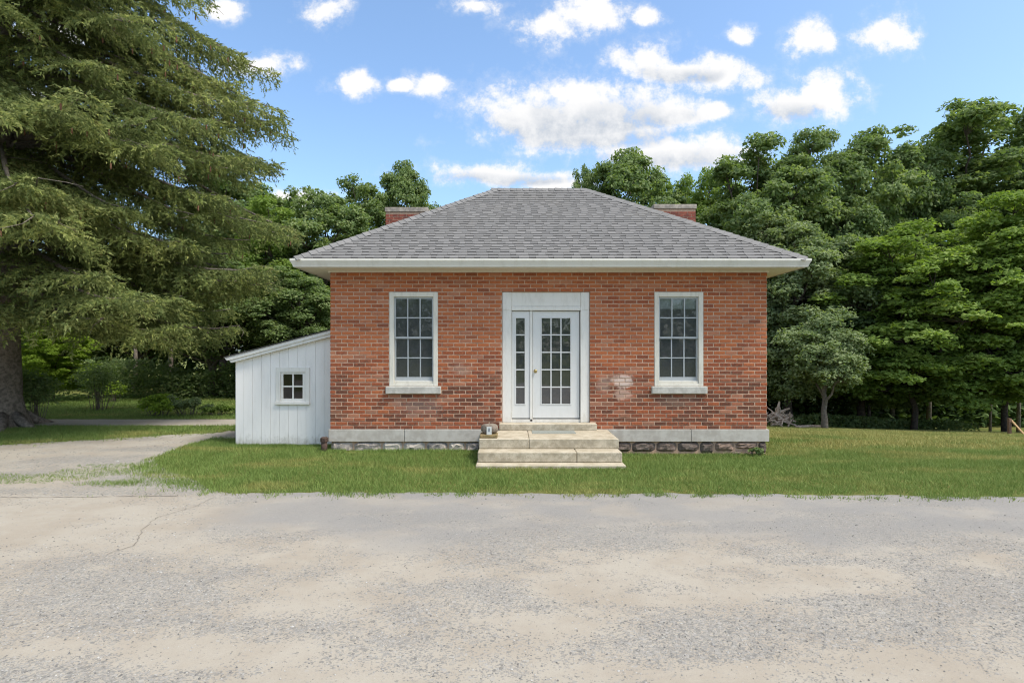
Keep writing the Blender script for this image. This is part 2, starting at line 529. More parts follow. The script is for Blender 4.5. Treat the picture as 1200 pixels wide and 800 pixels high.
def gravel_material():
    m, k, b = new_mat('gravel', 0.95, 0.15)
    p = position(k)
    at = k.node('ShaderNodeAttribute', attribute_name='gravel').outputs['Fac']
    at2 = k.node('ShaderNodeAttribute', attribute_name='crust').outputs['Fac']
    vor = k.node('ShaderNodeTexVoronoi')
    k.put(vor.inputs['Vector'], p)
    vor.inputs['Scale'].default_value = 95
    vcol = k.sep(vor.outputs['Color'])
    vor2 = k.node('ShaderNodeTexVoronoi')
    k.put(vor2.inputs['Vector'], p)
    vor2.inputs['Scale'].default_value = 46
    vcol2 = k.sep(vor2.outputs['Color'])
    fine = k.noise(p, 14, 6, 0.7)
    a = k.math('ADD', at, k.math('MULTIPLY', k.math('SUBTRACT', fine, 0.5), 0.9))
    stones = k.math('GREATER_THAN', k.math('ADD', k.math('MULTIPLY', a, 1.15), -0.12), vcol[0])
    stones2 = k.math('GREATER_THAN', k.math('ADD', k.math('MULTIPLY', a, 0.45), -0.06), vcol2[0])
    dust = k.mix(k.ramp(k.noise(p, 1.3, 5, 0.65), 0.35, 0.68), (0.385, 0.35, 0.295), (0.335, 0.293, 0.238))
    dust = k.mix(k.ramp(k.noise(p, 160, 3, 0.7), 0.4, 0.75, 0, 0.45), dust, (0.24, 0.215, 0.185))
    sc = k.mix(vcol[1], (0.165, 0.16, 0.155), (0.31, 0.30, 0.28))
    sc2 = k.mix(vcol2[1], (0.13, 0.13, 0.125), (0.38, 0.365, 0.34))
    c = k.mix(k.math('MULTIPLY', stones, 0.7), dust, sc)
    c = k.mix(k.math('MULTIPLY', stones2, 0.6), c, sc2)
    crust = k.mix(k.ramp(k.noise(p, 110, 4, 0.75), 0.3, 0.7), (0.205, 0.20, 0.195), (0.295, 0.285, 0.27))
    c = k.mix(k.math('MULTIPLY', at2, 0.85), c, crust)
    k.put(b.inputs['Base Color'], c)
    h = k.math('ADD', k.math('MULTIPLY', k.math('SUBTRACT', 1.0, vor.outputs['Distance']), stones), k.math('MULTIPLY', fine, 0.8))
    k.put(b.inputs['Normal'], k.bump(h, 0.55, 0.008))
    return m


M['gravel'] = gravel_material()
M['gravel_stone'] = None


def pebble_material():
    m, k, b = new_mat('pebble', 0.9, 0.2)
    isl = k.node('ShaderNodeNewGeometry').outputs['Random Per Island']
    c = k.mix(k.ramp(isl, 0.0, 0.8), (0.14, 0.135, 0.13), (0.36, 0.345, 0.32))
    c = k.mix(k.ramp(isl, 0.85, 1.0), c, (0.48, 0.465, 0.44))
    k.put(b.inputs['Base Color'], c)
    return m


M['gravel_stone'] = pebble_material()


# ------------------------------------------------------------------ mesh helpers
def link(o, parent=None):
    COL.objects.link(o)
    if parent is not None:
        o.parent = parent
    return o


def tag(o, label=None, cat=None, group=None, kind=None):
    if label:
        o['label'] = label
    if cat:
        o['category'] = cat
    if group:
        o['group'] = group
    if kind:
        o['kind'] = kind
    return o


def empty(name, loc=(0, 0, 0), rz=0.0):
    o = bpy.data.objects.new(name, None)
    o.location = loc
    o.rotation_euler = (0, 0, rz)
    o.empty_display_size = 0.2
    return link(o)


def np_mesh(name, V, Fc, mats, idx=None, smooth=False):
    """V (n,3) float array, Fc (m,k) int array of k-gons"""
    V = np.asarray(V, np.float32)
    Fc = np.asarray(Fc, np.int32)
    me = bpy.data.meshes.new(name)
    me.vertices.add(len(V))
    me.vertices.foreach_set('co', V.ravel())
    nf, k = Fc.shape
    me.loops.add(nf * k)
    me.loops.foreach_set('vertex_index', Fc.ravel())
    me.polygons.add(nf)
    me.polygons.foreach_set('loop_start', np.arange(0, nf * k, k, dtype=np.int32))
    if idx is not None:
        me.polygons.foreach_set('material_index', np.asarray(idx, np.int32))
    me.polygons.foreach_set('use_smooth', np.full(nf, smooth, bool))
    for m in (mats if isinstance(mats, (list, tuple)) else [mats]):
        me.materials.append(m)
    me.update(calc_edges=True)
    return me


def obj(name, me, parent=None):
    return link(bpy.data.objects.new(name, me), parent)


class MB:
    """collects boxes, prisms, tubes and polygons for one mesh"""
    def __init__(self):
        self.v, self.f, self.mi = [], [], []

    def add(self, vs, fs, mi=0):
        o = len(self.v)
        self.v += [tuple(p) for p in vs]
        self.f += [tuple(i + o for i in q) for q in fs]
        self.mi += [mi] * len(fs)
        return self

    def box(self, x0, x1, y0, y1, z0, z1, mi=0):
        return self.add([(x0, y0, z0), (x1, y0, z0), (x1, y1, z0), (x0, y1, z0), (x0, y0, z1), (x1, y0, z1), (x1, y1, z1), (x0, y1, z1)],
                        [(0, 3, 2, 1), (4, 5, 6, 7), (0, 1, 5, 4), (1, 2, 6, 5), (2, 3, 7, 6), (3, 0, 4, 7)], mi)

    def bevel_box(self, x0, x1, y0, y1, z0, z1, c=0.008, mi=0):
        """box with chamfered edges (24 verts)"""
        vs, key = [], {}
        lo, hi = (x0, y0, z0), (x1, y1, z1)
        for sx in (0, 1):
            for sy in (0, 1):
                for sz in (0, 1):
                    s = (sx, sy, sz)
                    p = [hi[a] if s[a] else lo[a] for a in range(3)]
                    for a in range(3):
                        q = [p[b] if b == a else p[b] + (-c if s[b] else c) for b in range(3)]
                        key[(s, a)] = len(vs)
                        vs.append(q)
        fs = []
        for a in range(3):
            b, d = (a + 1) % 3, (a + 2) % 3
            for sa_ in (0, 1):
                cyc = [(0, 0), (1, 0), (1, 1), (0, 1)]
                ring = []
                for (pb, pd) in cyc:
                    s = [0, 0, 0]
                    s[a], s[b], s[d] = sa_, pb, pd
                    ring.append(key[(tuple(s), a)])
                fs.append(tuple(ring if sa_ else ring[::-1]))
        for a in range(3):
            b, d = (a + 1) % 3, (a + 2) % 3
            for sb in (0, 1):
                for sd in (0, 1):
                    s0, s1 = [0, 0, 0], [0, 0, 0]
                    s0[b], s0[d], s1[b], s1[d] = sb, sd, sb, sd
                    s0[a], s1[a] = 0, 1
                    q = (key[(tuple(s0), b)], key[(tuple(s1), b)], key[(tuple(s1), d)], key[(tuple(s0), d)])
                    fs.append(q if sb != sd else q[::-1])
        for s in [(i, j, l) for i in (0, 1) for j in (0, 1) for l in (0, 1)]:
            t = (key[(s, 0)], key[(s, 1)], key[(s, 2)])
            fs.append(t if sum(s) % 2 else t[::-1])
        return self.add(vs, fs, mi)

    def prism(self, poly, axis, a, b, mi=0):
        """extrude a 2-D polygon along axis 'x' or 'y'"""
        n = len(poly)
        f3 = (lambda p, t: (t, p[0], p[1])) if axis == 'x' else (lambda p, t: (p[0], t, p[1]))
        vs = [f3(p, a) for p in poly] + [f3(p, b) for p in poly]
        fs = [tuple(range(n)), tuple(range(2 * n - 1, n - 1, -1))]
        fs += [(i, i + n, (i + 1) % n + n, (i + 1) % n) for i in range(n)]
        return self.add(vs, fs, mi)

    def tube(self, pts, rad, sides=6, mi=0, cap=True):
        pts = [Vector(p) for p in pts]
        rings = []
        for i, p in enumerate(pts):
            d = (pts[min(i + 1, len(pts) - 1)] - pts[max(i - 1, 0)])
            d = d.normalized() if d.length > 1e-6 else Vector((0, 0, 1))
            a = d.cross(Vector((0.31, 0.87, 0.22)))
            a = a.normalized() if a.length > 1e-3 else d.orthogonal().normalized()
            b = d.cross(a)
            rings.append([p + (a * math.cos(t) + b * math.sin(t)) * rad[i] for t in [2 * math.pi * j / sides for j in range(sides)]])
        vs = [q for r in rings for q in r]
        fs = []
        for i in range(len(pts) - 1):
            for j in range(sides):
                j2 = (j + 1) % sides
                fs.append((i * sides + j, i * sides + j2, (i + 1) * sides + j2, (i + 1) * sides + j))
        if cap:
            fs.append(tuple(range(sides))[::-1])
            fs.append(tuple(range((len(pts) - 1) * sides, len(pts) * sides)))
        return self.add(vs, fs, mi)

    def mesh(self, name, mats, smooth=False):
        me = bpy.data.meshes.new(name)
        me.from_pydata(self.v, [], self.f)
        for m in (mats if isinstance(mats, (list, tuple)) else [mats]):
            me.materials.append(m)
        me.polygons.foreach_set('material_index', self.mi)
        if smooth:
            me.polygons.foreach_set('use_smooth', [True] * len(me.polygons))
        me.update()
        return me

    def build(self, name, mats, parent=None, smooth=False):
        return obj(name, self.mesh(name, mats, smooth), parent)


def P(px, py, Y):
    """photograph pixel at depth Y -> world point (used to read sizes off the photograph)"""
    return ((px - CX) * Y / F, Y, CAM_H - (py - HY) * Y / F)


# value noise for layouts
def vnoise(x, y, scale, seed, octaves=4, rough=0.55):
    x = np.asarray(x, float) * scale
    y = np.asarray(y, float) * scale
    tot, amp, norm = 0.0, 1.0, 0.0
    for o in range(octaves):
        xi, yi = np.floor(x).astype(np.int64), np.floor(y).astype(np.int64)
        fx, fy = x - xi, y - yi
        fx, fy = fx * fx * (3 - 2 * fx), fy * fy * (3 - 2 * fy)

        def h(a, b):
            n = (a * 374761393 + b * 668265263 + (seed + o * 17) * 982451653) & 0x7fffffff
            n = ((n ^ (n >> 13)) * 1274126177) & 0x7fffffff
            return ((n ^ (n >> 16)) & 0xffff) / 65535.0
        val = (h(xi, yi) * (1 - fx) + h(xi + 1, yi) * fx) * (1 - fy) + (h(xi, yi + 1) * (1 - fx) + h(xi + 1, yi + 1) * fx) * fy
        tot = tot + val * amp
        norm += amp
        amp *= rough
        x, y = x * 2.03 + 11.3, y * 2.03 + 5.7
    return tot / norm


def sstep(a, b, x):
    t = np.clip((np.asarray(x, float) - a) / (b - a), 0, 1)
    return t * t * (3 - 2 * t)


# ------------------------------------------------------------------ terrain
def gz(X, Y):
    """height of the ground: level round the house, falling away to the wood behind on the right"""
    X, Y = np.asarray(X, float), np.asarray(Y, float)
    t = np.clip((Y - 11.0) / 12.0, 0, 1.15)
    return -1.0 * t * sstep(2.0, 7.0, X) * (0.85 + 0.03 * np.clip(X, 0, 20)) + 0.04 * (vnoise(X, Y, 0.35, 5, 2) - 0.5) * sstep(11.5, 14, Y) * sstep(2, 7, X) - 0.075 * sstep(1.6, 2.0, X) * sstep(9.2, 10.4, Y) * sstep(12.5, 11.2, Y)


EDGE_X = [-300, -40, -13, -11, -10, -8.6, -7.4, -6.5, -6.42, -6.36, -6.22, -6.0, -5.6, -5.1, -4.6, -4.1, -3.6, -2.5, 0, 3, 6.4, 10, 40, 300]
EDGE_Y = [9, 9.8, 10.7, 11.05, 11.35, 12.1, 12.75, 13.1, 13.1, 11.3, 9.6, 9.1, 8.65, 8.15, 7.8, 7.52, 7.43, 7.44, 7.42, 7.38, 7.2, 7.1, 7.0, 7.0]


def road_edge(X):
    X = np.asarray(X, float)
    e = np.interp(X, EDGE_X, EDGE_Y)
    return e + 0.16 * (vnoise(X, X * 0 + 3.1, 1.6, 21, 4) - 0.5) + 0.07 * (vnoise(X, X * 0 + 9.1, 9.0, 23, 2) - 0.5)


def axis_grid(lo, hi, fine_lo, fine_hi, step, grow=1.35):
    a = list(np.arange(fine_lo, fine_hi + 1e-6, step))
    s, x = step, fine_lo
    while x > lo:
        s *= grow
        x -= s
        a.insert(0, max(x, lo))
    s, x = step, fine_hi
    while x < hi:
        s *= grow
        x += s
        a.append(min(x, hi))
    return np.array(a)


def grid_faces(nx, ny):
    i = np.arange(nx - 1)[None, :] + np.arange(ny - 1)[:, None] * nx
    i = i.ravel()
    return np.stack([i, i + 1, i + 1 + nx, i + nx], 1)


gx = axis_grid(-700, 700, -16, 20, 0.3)
gy = axis_grid(-300, 1500, 6, 26, 0.3)
XX, YY = np.meshgrid(gx, gy)
V = np.stack([XX, YY, gz(XX, YY)], -1).reshape(-1, 3)
ground = obj('ground', np_mesh('ground', V, grid_faces(len(gx), len(gy)), M['ground'], smooth=True))
tag(ground, 'green lawn ground running back to the woods', kind='structure')


def patch_noise(X, Y):
    """where loose grey stone lies thick on the pale dust: patches drawn out along the road"""
    n = vnoise(X * 0.62, Y * 1.25, 1.25, 41, 5, 0.62)
    n2 = vnoise(X * 0.3, Y * 1.1, 0.9, 77, 3)
    return np.clip((n - 0.48) * 3.0 + (n2 - 0.5) * 1.2 + 0.27, 0.10, 0.72)


def crust_mask(X, Y):
    """smooth compacted grey surface along the far side of the road"""
    n = vnoise(X, Y, 0.9, 61, 4)
    return sstep(5.15, 6.3, Y + (n - 0.5) * 1.8) * sstep(-3.9, -2.2, X + (n - 0.5) * 2.0) * (0.55 + 0.45 * sstep(0.3, 0.6, vnoise(X, Y * 2, 1.7, 12, 3)))


rx = axis_grid(-250, 250, -11, 11, 0.05)
tt = np.linspace(0, 1, 150)
ynear = -30.0
E = road_edge(rx) + 0.10 + 0.45 * sstep(-3.6, -4.8, rx) * sstep(-6.35, -6.1, rx)
# rows: coarse behind the camera, fine in view
ty = np.concatenate([np.linspace(-9, 1.5, 10), np.linspace(1.7, 6.9, 90)])
rows = [np.full_like(rx, y) for y in ty]
for t in np.linspace(0.02, 1, 46):
    rows.append(6.9 + (E - 6.9) * t)
YR = np.array(rows)
XR = np.tile(rx, (len(rows), 1))
HR = 0.004 + 0.012 * (vnoise(XR, YR, 1.1, 8, 3) - 0.5) * sstep(0, 0.4, E[None, :] - YR)
HR = np.maximum(HR, 0.003)
V = np.stack([XR, YR, HR], -1).reshape(-1, 3)
me = np_mesh('gravel_road', V, grid_faces(len(rx), len(rows)), M['gravel'], smooth=True)
at = me.attributes.new('gravel', 'FLOAT', 'POINT')
left_dust = 1 - 0.75 * sstep(-2.0, -3.8, XR + 0.5 * (YR - 6.0)) * sstep(5.0, 5.6, YR) * sstep(7.6, 7.3, YR)
GR = patch_noise(XR, YR) * left_dust
GR = np.maximum(GR, 0.55 * sstep(7.2, 7.5, YR) * sstep(-7.0, -5.5, XR) * sstep(9.5, 8.8, YR))
at.data.foreach_set('value', GR.ravel().astype(np.float32))
at = me.attributes.new('crust', 'FLOAT', 'POINT')
at.data.foreach_set('value', crust_mask(XR, YR).ravel().astype(np.float32))
road = obj('gravel_road', me)
tag(road, 'pale dusty gravel road crossing in front of the brick house', kind='structure')


def crack(pts, w, seed):
    """a thin dark crack in the crusted surface, drawn through ground points"""
    r2 = np.random.RandomState(seed)
    P_ = []
    for (a, b) in zip(pts[:-1], pts[1:]):
        n_ = max(2, int(math.hypot(b[0] - a[0], b[1] - a[1]) / 0.06))
        for i in range(n_):
            t = i / n_
            P_.append((a[0] + (b[0] - a[0]) * t, a[1] + (b[1] - a[1]) * t))
    P_ = np.array(P_) + r2.normal(size=(len(P_), 2)) * 0.012
    d = np.gradient(P_, axis=0)
    d /= np.maximum(np.linalg.norm(d, axis=1, keepdims=True), 1e-6)
    nn = np.stack([-d[:, 1], d[:, 0]], 1)
    ww = w * r2.uniform(0.1, 1.0, (len(P_), 1))
    L_, R_ = P_ + nn * ww, P_ - nn * ww
    hz_ = lambda q: np.maximum(0.004 + 0.012 * (vnoise(q[:, 0], q[:, 1], 1.1, 8, 3) - 0.5), 0.003) + 0.0035
    V_ = np.concatenate([np.column_stack([L_, hz_(L_)]), np.column_stack([R_, hz_(R_)])])
    n_ = len(P_)
    i = np.arange(n_ - 1)
    obj('crack', np_mesh('crack', V_, np.stack([i + n_, i + n_ + 1, i + 1, i], 1), M['crack']), road)


M['crack'] = mat_simple('crack_soil', (0.24, 0.21, 0.18), (0.17, 0.15, 0.125), 30, 0.95, 0)
crack([(-7.6, 7.30), (-6.0, 7.29), (-5.0, 7.33), (-4.2, 7.36)], 0.012, 1)
crack([(-3.75, 7.25), (-3.78, 6.85), (-3.95, 6.45), (-3.85, 6.0), (-3.6, 5.5), (-3.7, 5.2)], 0.006, 2)


def strip(name, x0, x1, ya, yb, label, g0):
    xs = np.arange(x0, x1, 0.12)
    n = 14
    a = ya(xs) + 0.12 * (vnoise(xs, xs * 0, 1.9, 31, 4) - 0.5)
    b = yb(xs) + 0.12 * (vnoise(xs, xs * 0 + 7, 1.9, 33, 4) - 0.5)
    t = np.linspace(0, 1, n)[:, None]
    Y = a[None] + (b - a)[None] * t
    X = np.tile(xs, (n, 1))
    Z = gz(X, Y) + 0.006
    m_ = np_mesh(name, np.stack([X, Y, Z], -1).reshape(-1, 3), grid_faces(len(xs), n), M['gravel'], smooth=True)
    q = m_.attributes.new('gravel', 'FLOAT', 'POINT')
    q.data.foreach_set('value', (g0 * patch_noise(X, Y)).ravel().astype(np.float32))
    tag(obj(name, m_), label, kind='structure')


strip('driveway', -6.6, 1.5, lambda x: 12.35 + 0.02 * x, lambda x: 13.25 - 0.02 * x, 'gravel driveway bending behind the white shed', 0.6)
strip('far_drive', -13.5, 1.0, lambda x: 14.25 + 0.0 * x, lambda x: 15.65 + 0.0 * x, 'pale far drive beyond the strip of grass', 0.25)

# ------------------------------------------------------------------ the brick house
HX0, HX1 = -3.408, 4.784
HY0, HY1 = WALL_Y, WALL_Y + 2 * 2.964
ZS = 3.352                       # underside of the eaves
WT0, WT1 = 0.164, 0.396          # water table
HEAD = BZ0 + 35 * BH
SILLB = BZ0 + 9 * BH
WIN = [(-2.304, -1.389), (2.669, 3.590)]
DOOR = (-0.187, 1.461)
SILL_H = 0.14

house = empty('brick_house', ((HX0 + HX1) / 2, WALL_Y, 0))
tag(house, 'single storey red brick house with hipped grey shingle roof', 'house')
HOFF = Vector(house.location)


def hb(mb, name, mats, parent=None, smooth=False):
    """build in world coordinates, then move under the house"""
    me = mb.mesh(name, mats, smooth)
    o = obj(name, me, parent or house)
    if parent is None:
        o.location = -HOFF
    return o


# masonry core with real openings
mb = MB()
T = 0.30
yf = WALL_Y + 0.0045
cuts = [(WIN[0][0], WIN[0][1], SILLB + SILL_H, HEAD), (DOOR[0], DOOR[1], 0.45, HEAD), (WIN[1][0], WIN[1][1], SILLB + SILL_H, HEAD)]
xs = [HX0 + 0.007]
for c in cuts:
    mb.box(xs[-1], c[0], yf, yf + T, WT1, ZS)
    mb.box(c[0], c[1], yf, yf + T, c[3], ZS)
    mb.box(c[0], c[1], yf, yf + T, WT1 if c[2] > 0.5 else 0.1, c[2])
    xs.append(c[1])
mb.box(xs[-1], HX1 - 0.007, yf, yf + T, WT1, ZS)
mb.box(HX0 + 0.02, HX1 - 0.02, yf + 0.02, yf + T, -0.2, WT1)
hb(mb, 'front_wall', M['mortar'])
mb = MB()
mb.box(HX0, HX0 + T, yf + T, HY1, -0.2, ZS)
mb.box(HX1 - T, HX1, yf + T, HY1, -0.2, ZS)
mb.box(HX0 + T, HX1 - T, HY1 - T, HY1, -0.2, ZS)
hb(mb, 'side_wall', M['brick'])
mb = MB()
mb.box(HX0 + T, HX1 - T, yf + T, HY1 - T, 0.40, 0.44)
mb.box(HX0 + T, HX1 - T, yf + T, HY1 - T, ZS - 0.12, ZS - 0.06)
mb.box(HX0 + T, HX1 - T, yf + 2.6, yf + 2.7, 0.44, ZS - 0.12)
hb(mb, 'room', M['interior'])

# bricks: running bond, cut at openings and corners
rng = random.Random(4)
bricks = []
JX, JZ = 0.0145, 0.0145
nrow = int((ZS - BZ0) / BH) + 1
for r in range(nrow):
    z0 = BZ0 + r * BH
    z1 = min(z0 + BH - JZ, ZS - 0.002)
    if z1 - z0 < 0.02:
        continue
    zc_ = (z0 + z1) / 2
    x = HX0 - (BP / 2 if r % 2 else 0)
    while x < HX1:
        spans = [(max(x, HX0), min(x + BP - JX, HX1))]
        for (a, b, lo, hi) in [(WIN[0][0], WIN[0][1], SILLB + SILL_H, HEAD), (WIN[0][0] - 0.06, WIN[0][1] + 0.06, SILLB, SILLB + SILL_H - 0.004),
                               (WIN[1][0], WIN[1][1], SILLB + SILL_H, HEAD), (WIN[1][0] - 0.06, WIN[1][1] + 0.06, SILLB, SILLB + SILL_H - 0.004),
                               (DOOR[0], DOOR[1], 0.45, HEAD), (-0.24, 1.57, 0, 0.512)]:
            if lo < zc_ < hi:
                ns = []
                for (p, q) in spans:
                    if q <= a or p >= b:
                        ns.append((p, q))
                    else:
                        if p < a - 0.004:
                            ns.append((p, a - 0.004))
                        if q > b + 0.004:
                            ns.append((b + 0.004, q))
                spans = ns
        for (p, q) in spans:
            if q - p > 0.025:
                bricks.append(((p + q) / 2, zc_, q - p, z1 - z0))
        x += BP


def brick_verts(seed):
    """a slightly worn unit brick face: chamfered front, uneven corners; front towards -y"""
    r2 = random.Random(seed)
    vs = []
    for (sx, sz) in ((-1, -1), (1, -1), (1, 1), (-1, 1)):      # back ring
        vs.append((sx * 0.5, 0.03, sz * 0.5))
    for (sx, sz) in ((-1, -1), (1, -1), (1, 1), (-1, 1)):      # mid ring
        vs.append((sx * (0.5 - 0.006 * r2.random()), 0.003, sz * (0.5 - 0.03 * r2.random())))
    for (sx, sz) in ((-1, -1), (1, -1), (1, 1), (-1, 1)):      # face
        vs.append((sx * (0.5 - 0.016 - 0.015 * r2.random()), -0.002 * r2.random(), sz * (0.5 - 0.045 - 0.05 * r2.random())))
    fs = []
    for k0 in (0, 4):
        for i in range(4):
            j = (i + 1) % 4
            fs.append((k0 + i, k0 + j, k0 + 4 + j, k0 + 4 + i))
    fs.append((8, 9, 10, 11))
    return np.array(vs), fs


bv = [brick_verts(i) for i in range(6)]
bm_ = []
for i, (vs, fs) in enumerate(bv):
    me = bpy.data.meshes.new('brick')
    # unit brick scaled to a full stretcher
    me.from_pydata([tuple(p) for p in vs], [], fs)
    me.materials.append(M['brick'])
    me.update()
    bm_.append(me)
# the bricks nearest the camera show largest
order = sorted(range(len(bricks)), key=lambda i: bricks[i][0] ** 2 + (bricks[i][1] - CAM_H) ** 2 - (0.0 if bricks[i][2] > 0.15 else -99))
near = set(order[:300])
bvs, bfs = [], []
for i, (xc, zc_, w_, h_) in enumerate(bricks):
    vi = rng.randrange(6)
    dy_ = rng.uniform(-0.003, 0.003)
    if i in near:
        o = obj('brick', bm_[vi], house)
        o.location = Vector((xc, WALL_Y + dy_, zc_)) - HOFF
        o.scale = (w_, 1, h_)
        o.rotation_euler = (0, rng.uniform(-0.006, 0.006), 0)
    else:
        vs, fs = bv[vi]
        off = sum(len(q) for q in bvs)
        bvs.append(vs * np.array([w_, 1, h_]) + np.array([xc, WALL_Y + dy_, zc_]))
        bfs += [tuple(a + off for a in f) for f in fs]
o = obj('brickwork', np_mesh('brickwork', np.concatenate(bvs), np.array(bfs), M['brick']), house)
o.location = -HOFF
tag(o, kind='stuff')

# foundation: water table and rubble stones below it
for (a, b) in ((HX0 - 0.025, -2.02), (-2.012, -0.235), (1.569, 3.345), (3.353, HX1 + 0.025)):
    hb(MB().bevel_box(a, b, WALL_Y - 0.035, WALL_Y + 0.2, WT0, WT1 - 0.004, 0.006), 'water_table_stone', M['limestone'])


def rough_stone(x0, x1, z0, z1, y, seed, depth=0.03):
    r2 = np.random.RandomState(seed)
    nx, nz = 7, 5
    us, ws = np.linspace(0, 1, nx), np.linspace(0, 1, nz)
    vs, fs = [], []
    for j, w_ in enumerate(ws):
        for i, u_ in enumerate(us):
            edge = min(u_, 1 - u_) * (x1 - x0) < 0.02 or min(w_, 1 - w_) * (z1 - z0) < 0.015
            xx = x0 + u_ * (x1 - x0) + (r2.uniform(-.012, .012) if 0 < i < nx - 1 else r2.uniform(-.004, .004))
            zz = z0 + w_ * (z1 - z0) + (r2.uniform(-.01, .01) if 0 < j < nz - 1 else r2.uniform(-.006, .006))
            corner = (i in (0, nx - 1)) and (j in (0, nz - 1))
            if corner:
                xx += (0.02 if i == 0 else -0.02)
                zz += (0.012 if j == 0 else -0.012)
            vs.append((xx, y + (0.025 if edge else -depth * r2.uniform(0.2, 1.0)), zz))
    for j in range(nz - 1):
        for i in range(nx - 1):
            a = j * nx + i
            fs.append((a, a + 1, a + nx + 1, a + nx))
    m_ = MB().add(vs, fs)
    return m_


xe = [1.80, 2.245, 2.70, 3.10, 3.52, 3.80, 4.62, HX1]
seeds = 0
for i in range(len(xe) - 1):
    lo = -0.02 if i < 4 else -0.05
    a, b = xe[i] + 0.012, xe[i + 1] - 0.012
    if i == 5:
        for (c0, c1) in ((a, a + 0.36), (a + 0.385, b)):
            hb(rough_stone(c0, c1, -0.02 if c0 == a else 0.02, WT0 - 0.012, WALL_Y + 0.0, 40 + seeds, 0.04), 'foundation_stone', M['dark_stone'], smooth=False)
            seeds += 1
    else:
        hb(rough_stone(a, b, -0.03 if i < 4 else -0.06, WT0 - 0.012, WALL_Y + 0.0, 40 + seeds, 0.04), 'foundation_stone', M['dark_stone'])
        seeds += 1
for i, xa in enumerate([4.1, 4.35, 4.55]):
    hb(rough_stone(xa, xa + 0.2, -0.12, -0.025, WALL_Y - 0.03, 70 + i, 0.04), 'foundation_stone', M['dark_stone'])
xe = [HX0, -2.98, -2.44, -2.05, -1.62, -1.20, -0.88, -0.58]
for i in range(len(xe) - 1):
    hb(rough_stone(xe[i] + 0.008, xe[i + 1] - 0.008, -0.05, WT0 - 0.01, WALL_Y + 0.005, 90 + i, 0.045), 'foundation_stone', M['pale_stone'])


# windows
def make_window(x0, x1, blind):
    zb, zt = SILLB + SILL_H, HEAD
    yc = WALL_Y - 0.004
    cs, ct, cb = 0.088, 0.095, 0.095
    m_ = MB()
    m_.bevel_box(x0 + 0.003, x0 + cs, yc, yc + 0.16, zb, zt - 0.003, 0.006)
    m_.bevel_box(x1 - cs, x1 - 0.003, yc, yc + 0.16, zb, zt - 0.003, 0.006)
    m_.bevel_box(x0 + cs, x1 - cs, yc + 0.002, yc + 0.16, zt - ct, zt - 0.004, 0.006)
    m_.bevel_box(x0 + cs, x1 - cs, yc + 0.002, yc + 0.16, zb, zb + cb * 0.55, 0.005)
    m_.bevel_box(x0 + cs, x1 - cs, yc + 0.022, yc + 0.16, zb + cb * 0.55, zb + cb, 0.005)
    win = hb(m_, 'window', M['casing_paint'])
    s = MB().bevel_box(x0 - 0.058, x1 + 0.058, WALL_Y - 0.06, WALL_Y + 0.12, SILLB + 0.002, zb - 0.002, 0.01)
    s.build('sill', M['sill_stone'], win)
    a, b = x0 + cs, x1 - cs
    lo, hi = zb + cb, zt - ct
    mid = 1.86 - (395.6 - HY) / 62.5
    for (z0, z1, y, name) in ((mid - 0.018, hi, yc + 0.045, 'upper_sash'), (lo, mid + 0.018, yc + 0.075, 'lower_sash')):
        st, br, tr_ = 0.030, (0.036 if name[0] == 'u' else 0.075), (0.034 if name[0] == 'u' else 0.036)
        q = MB()
        q.box(a, a + st, y, y + 0.03, z0, z1)
        q.box(b - st, b, y, y + 0.03, z0, z1)
        q.box(a + st, b - st, y + 0.001, y + 0.03, z0, z0 + br)
        q.box(a + st, b - st, y + 0.001, y + 0.03, z1 - tr_, z1)
        gx0, gx1, gz0, gz1 = a + st, b - st, z0 + br, z1 - tr_
        mw = 0.022
        pw = (gx1 - gx0 - 2 * mw) / 3
        ph = (gz1 - gz0 - mw) / 2
        for i in (1, 2):
            q.box(gx0 + i * pw + (i - 1) * mw, gx0 + i * (pw + mw), y + 0.003, y + 0.027, gz0, gz1)
        for i in range(3):
            q.box(gx0 + i * (pw + mw), gx0 + i * (pw + mw) + pw, y + 0.004, y + 0.026, gz0 + ph, gz0 + ph + mw)
        q.build(name, M['sash_paint'], win)
        for i in range(3):
            for j in range(2):
                pm = MB()
                X0, Z0 = gx0 + i * (pw + mw), gz0 + j * (ph + mw)
                tx, tz = rng.uniform(-.0015, .0015), rng.uniform(-.0015, .0015)
                yg = y + 0.014
                pm.add([(X0, yg + tx, Z0), (X0 + pw, yg - tx, Z0), (X0 + pw, yg - tx + tz, Z0 + ph), (X0, yg + tx + tz, Z0 + ph)], [(0, 1, 2, 3)])
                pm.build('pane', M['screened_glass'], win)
    if blind:
        MB().box(a + 0.02, b - 0.02, yc + 0.11, yc + 0.125, hi - 0.22, hi).build('blind', M['blind'], win)
    else:
        pass
    # reveal behind the casing
    return win


w1 = make_window(WIN[0][0], WIN[0][1], False)
w2 = make_window(WIN[1][0], WIN[1][1], True)
w2['label'] = 'six over six window with pale blind pulled down a little'

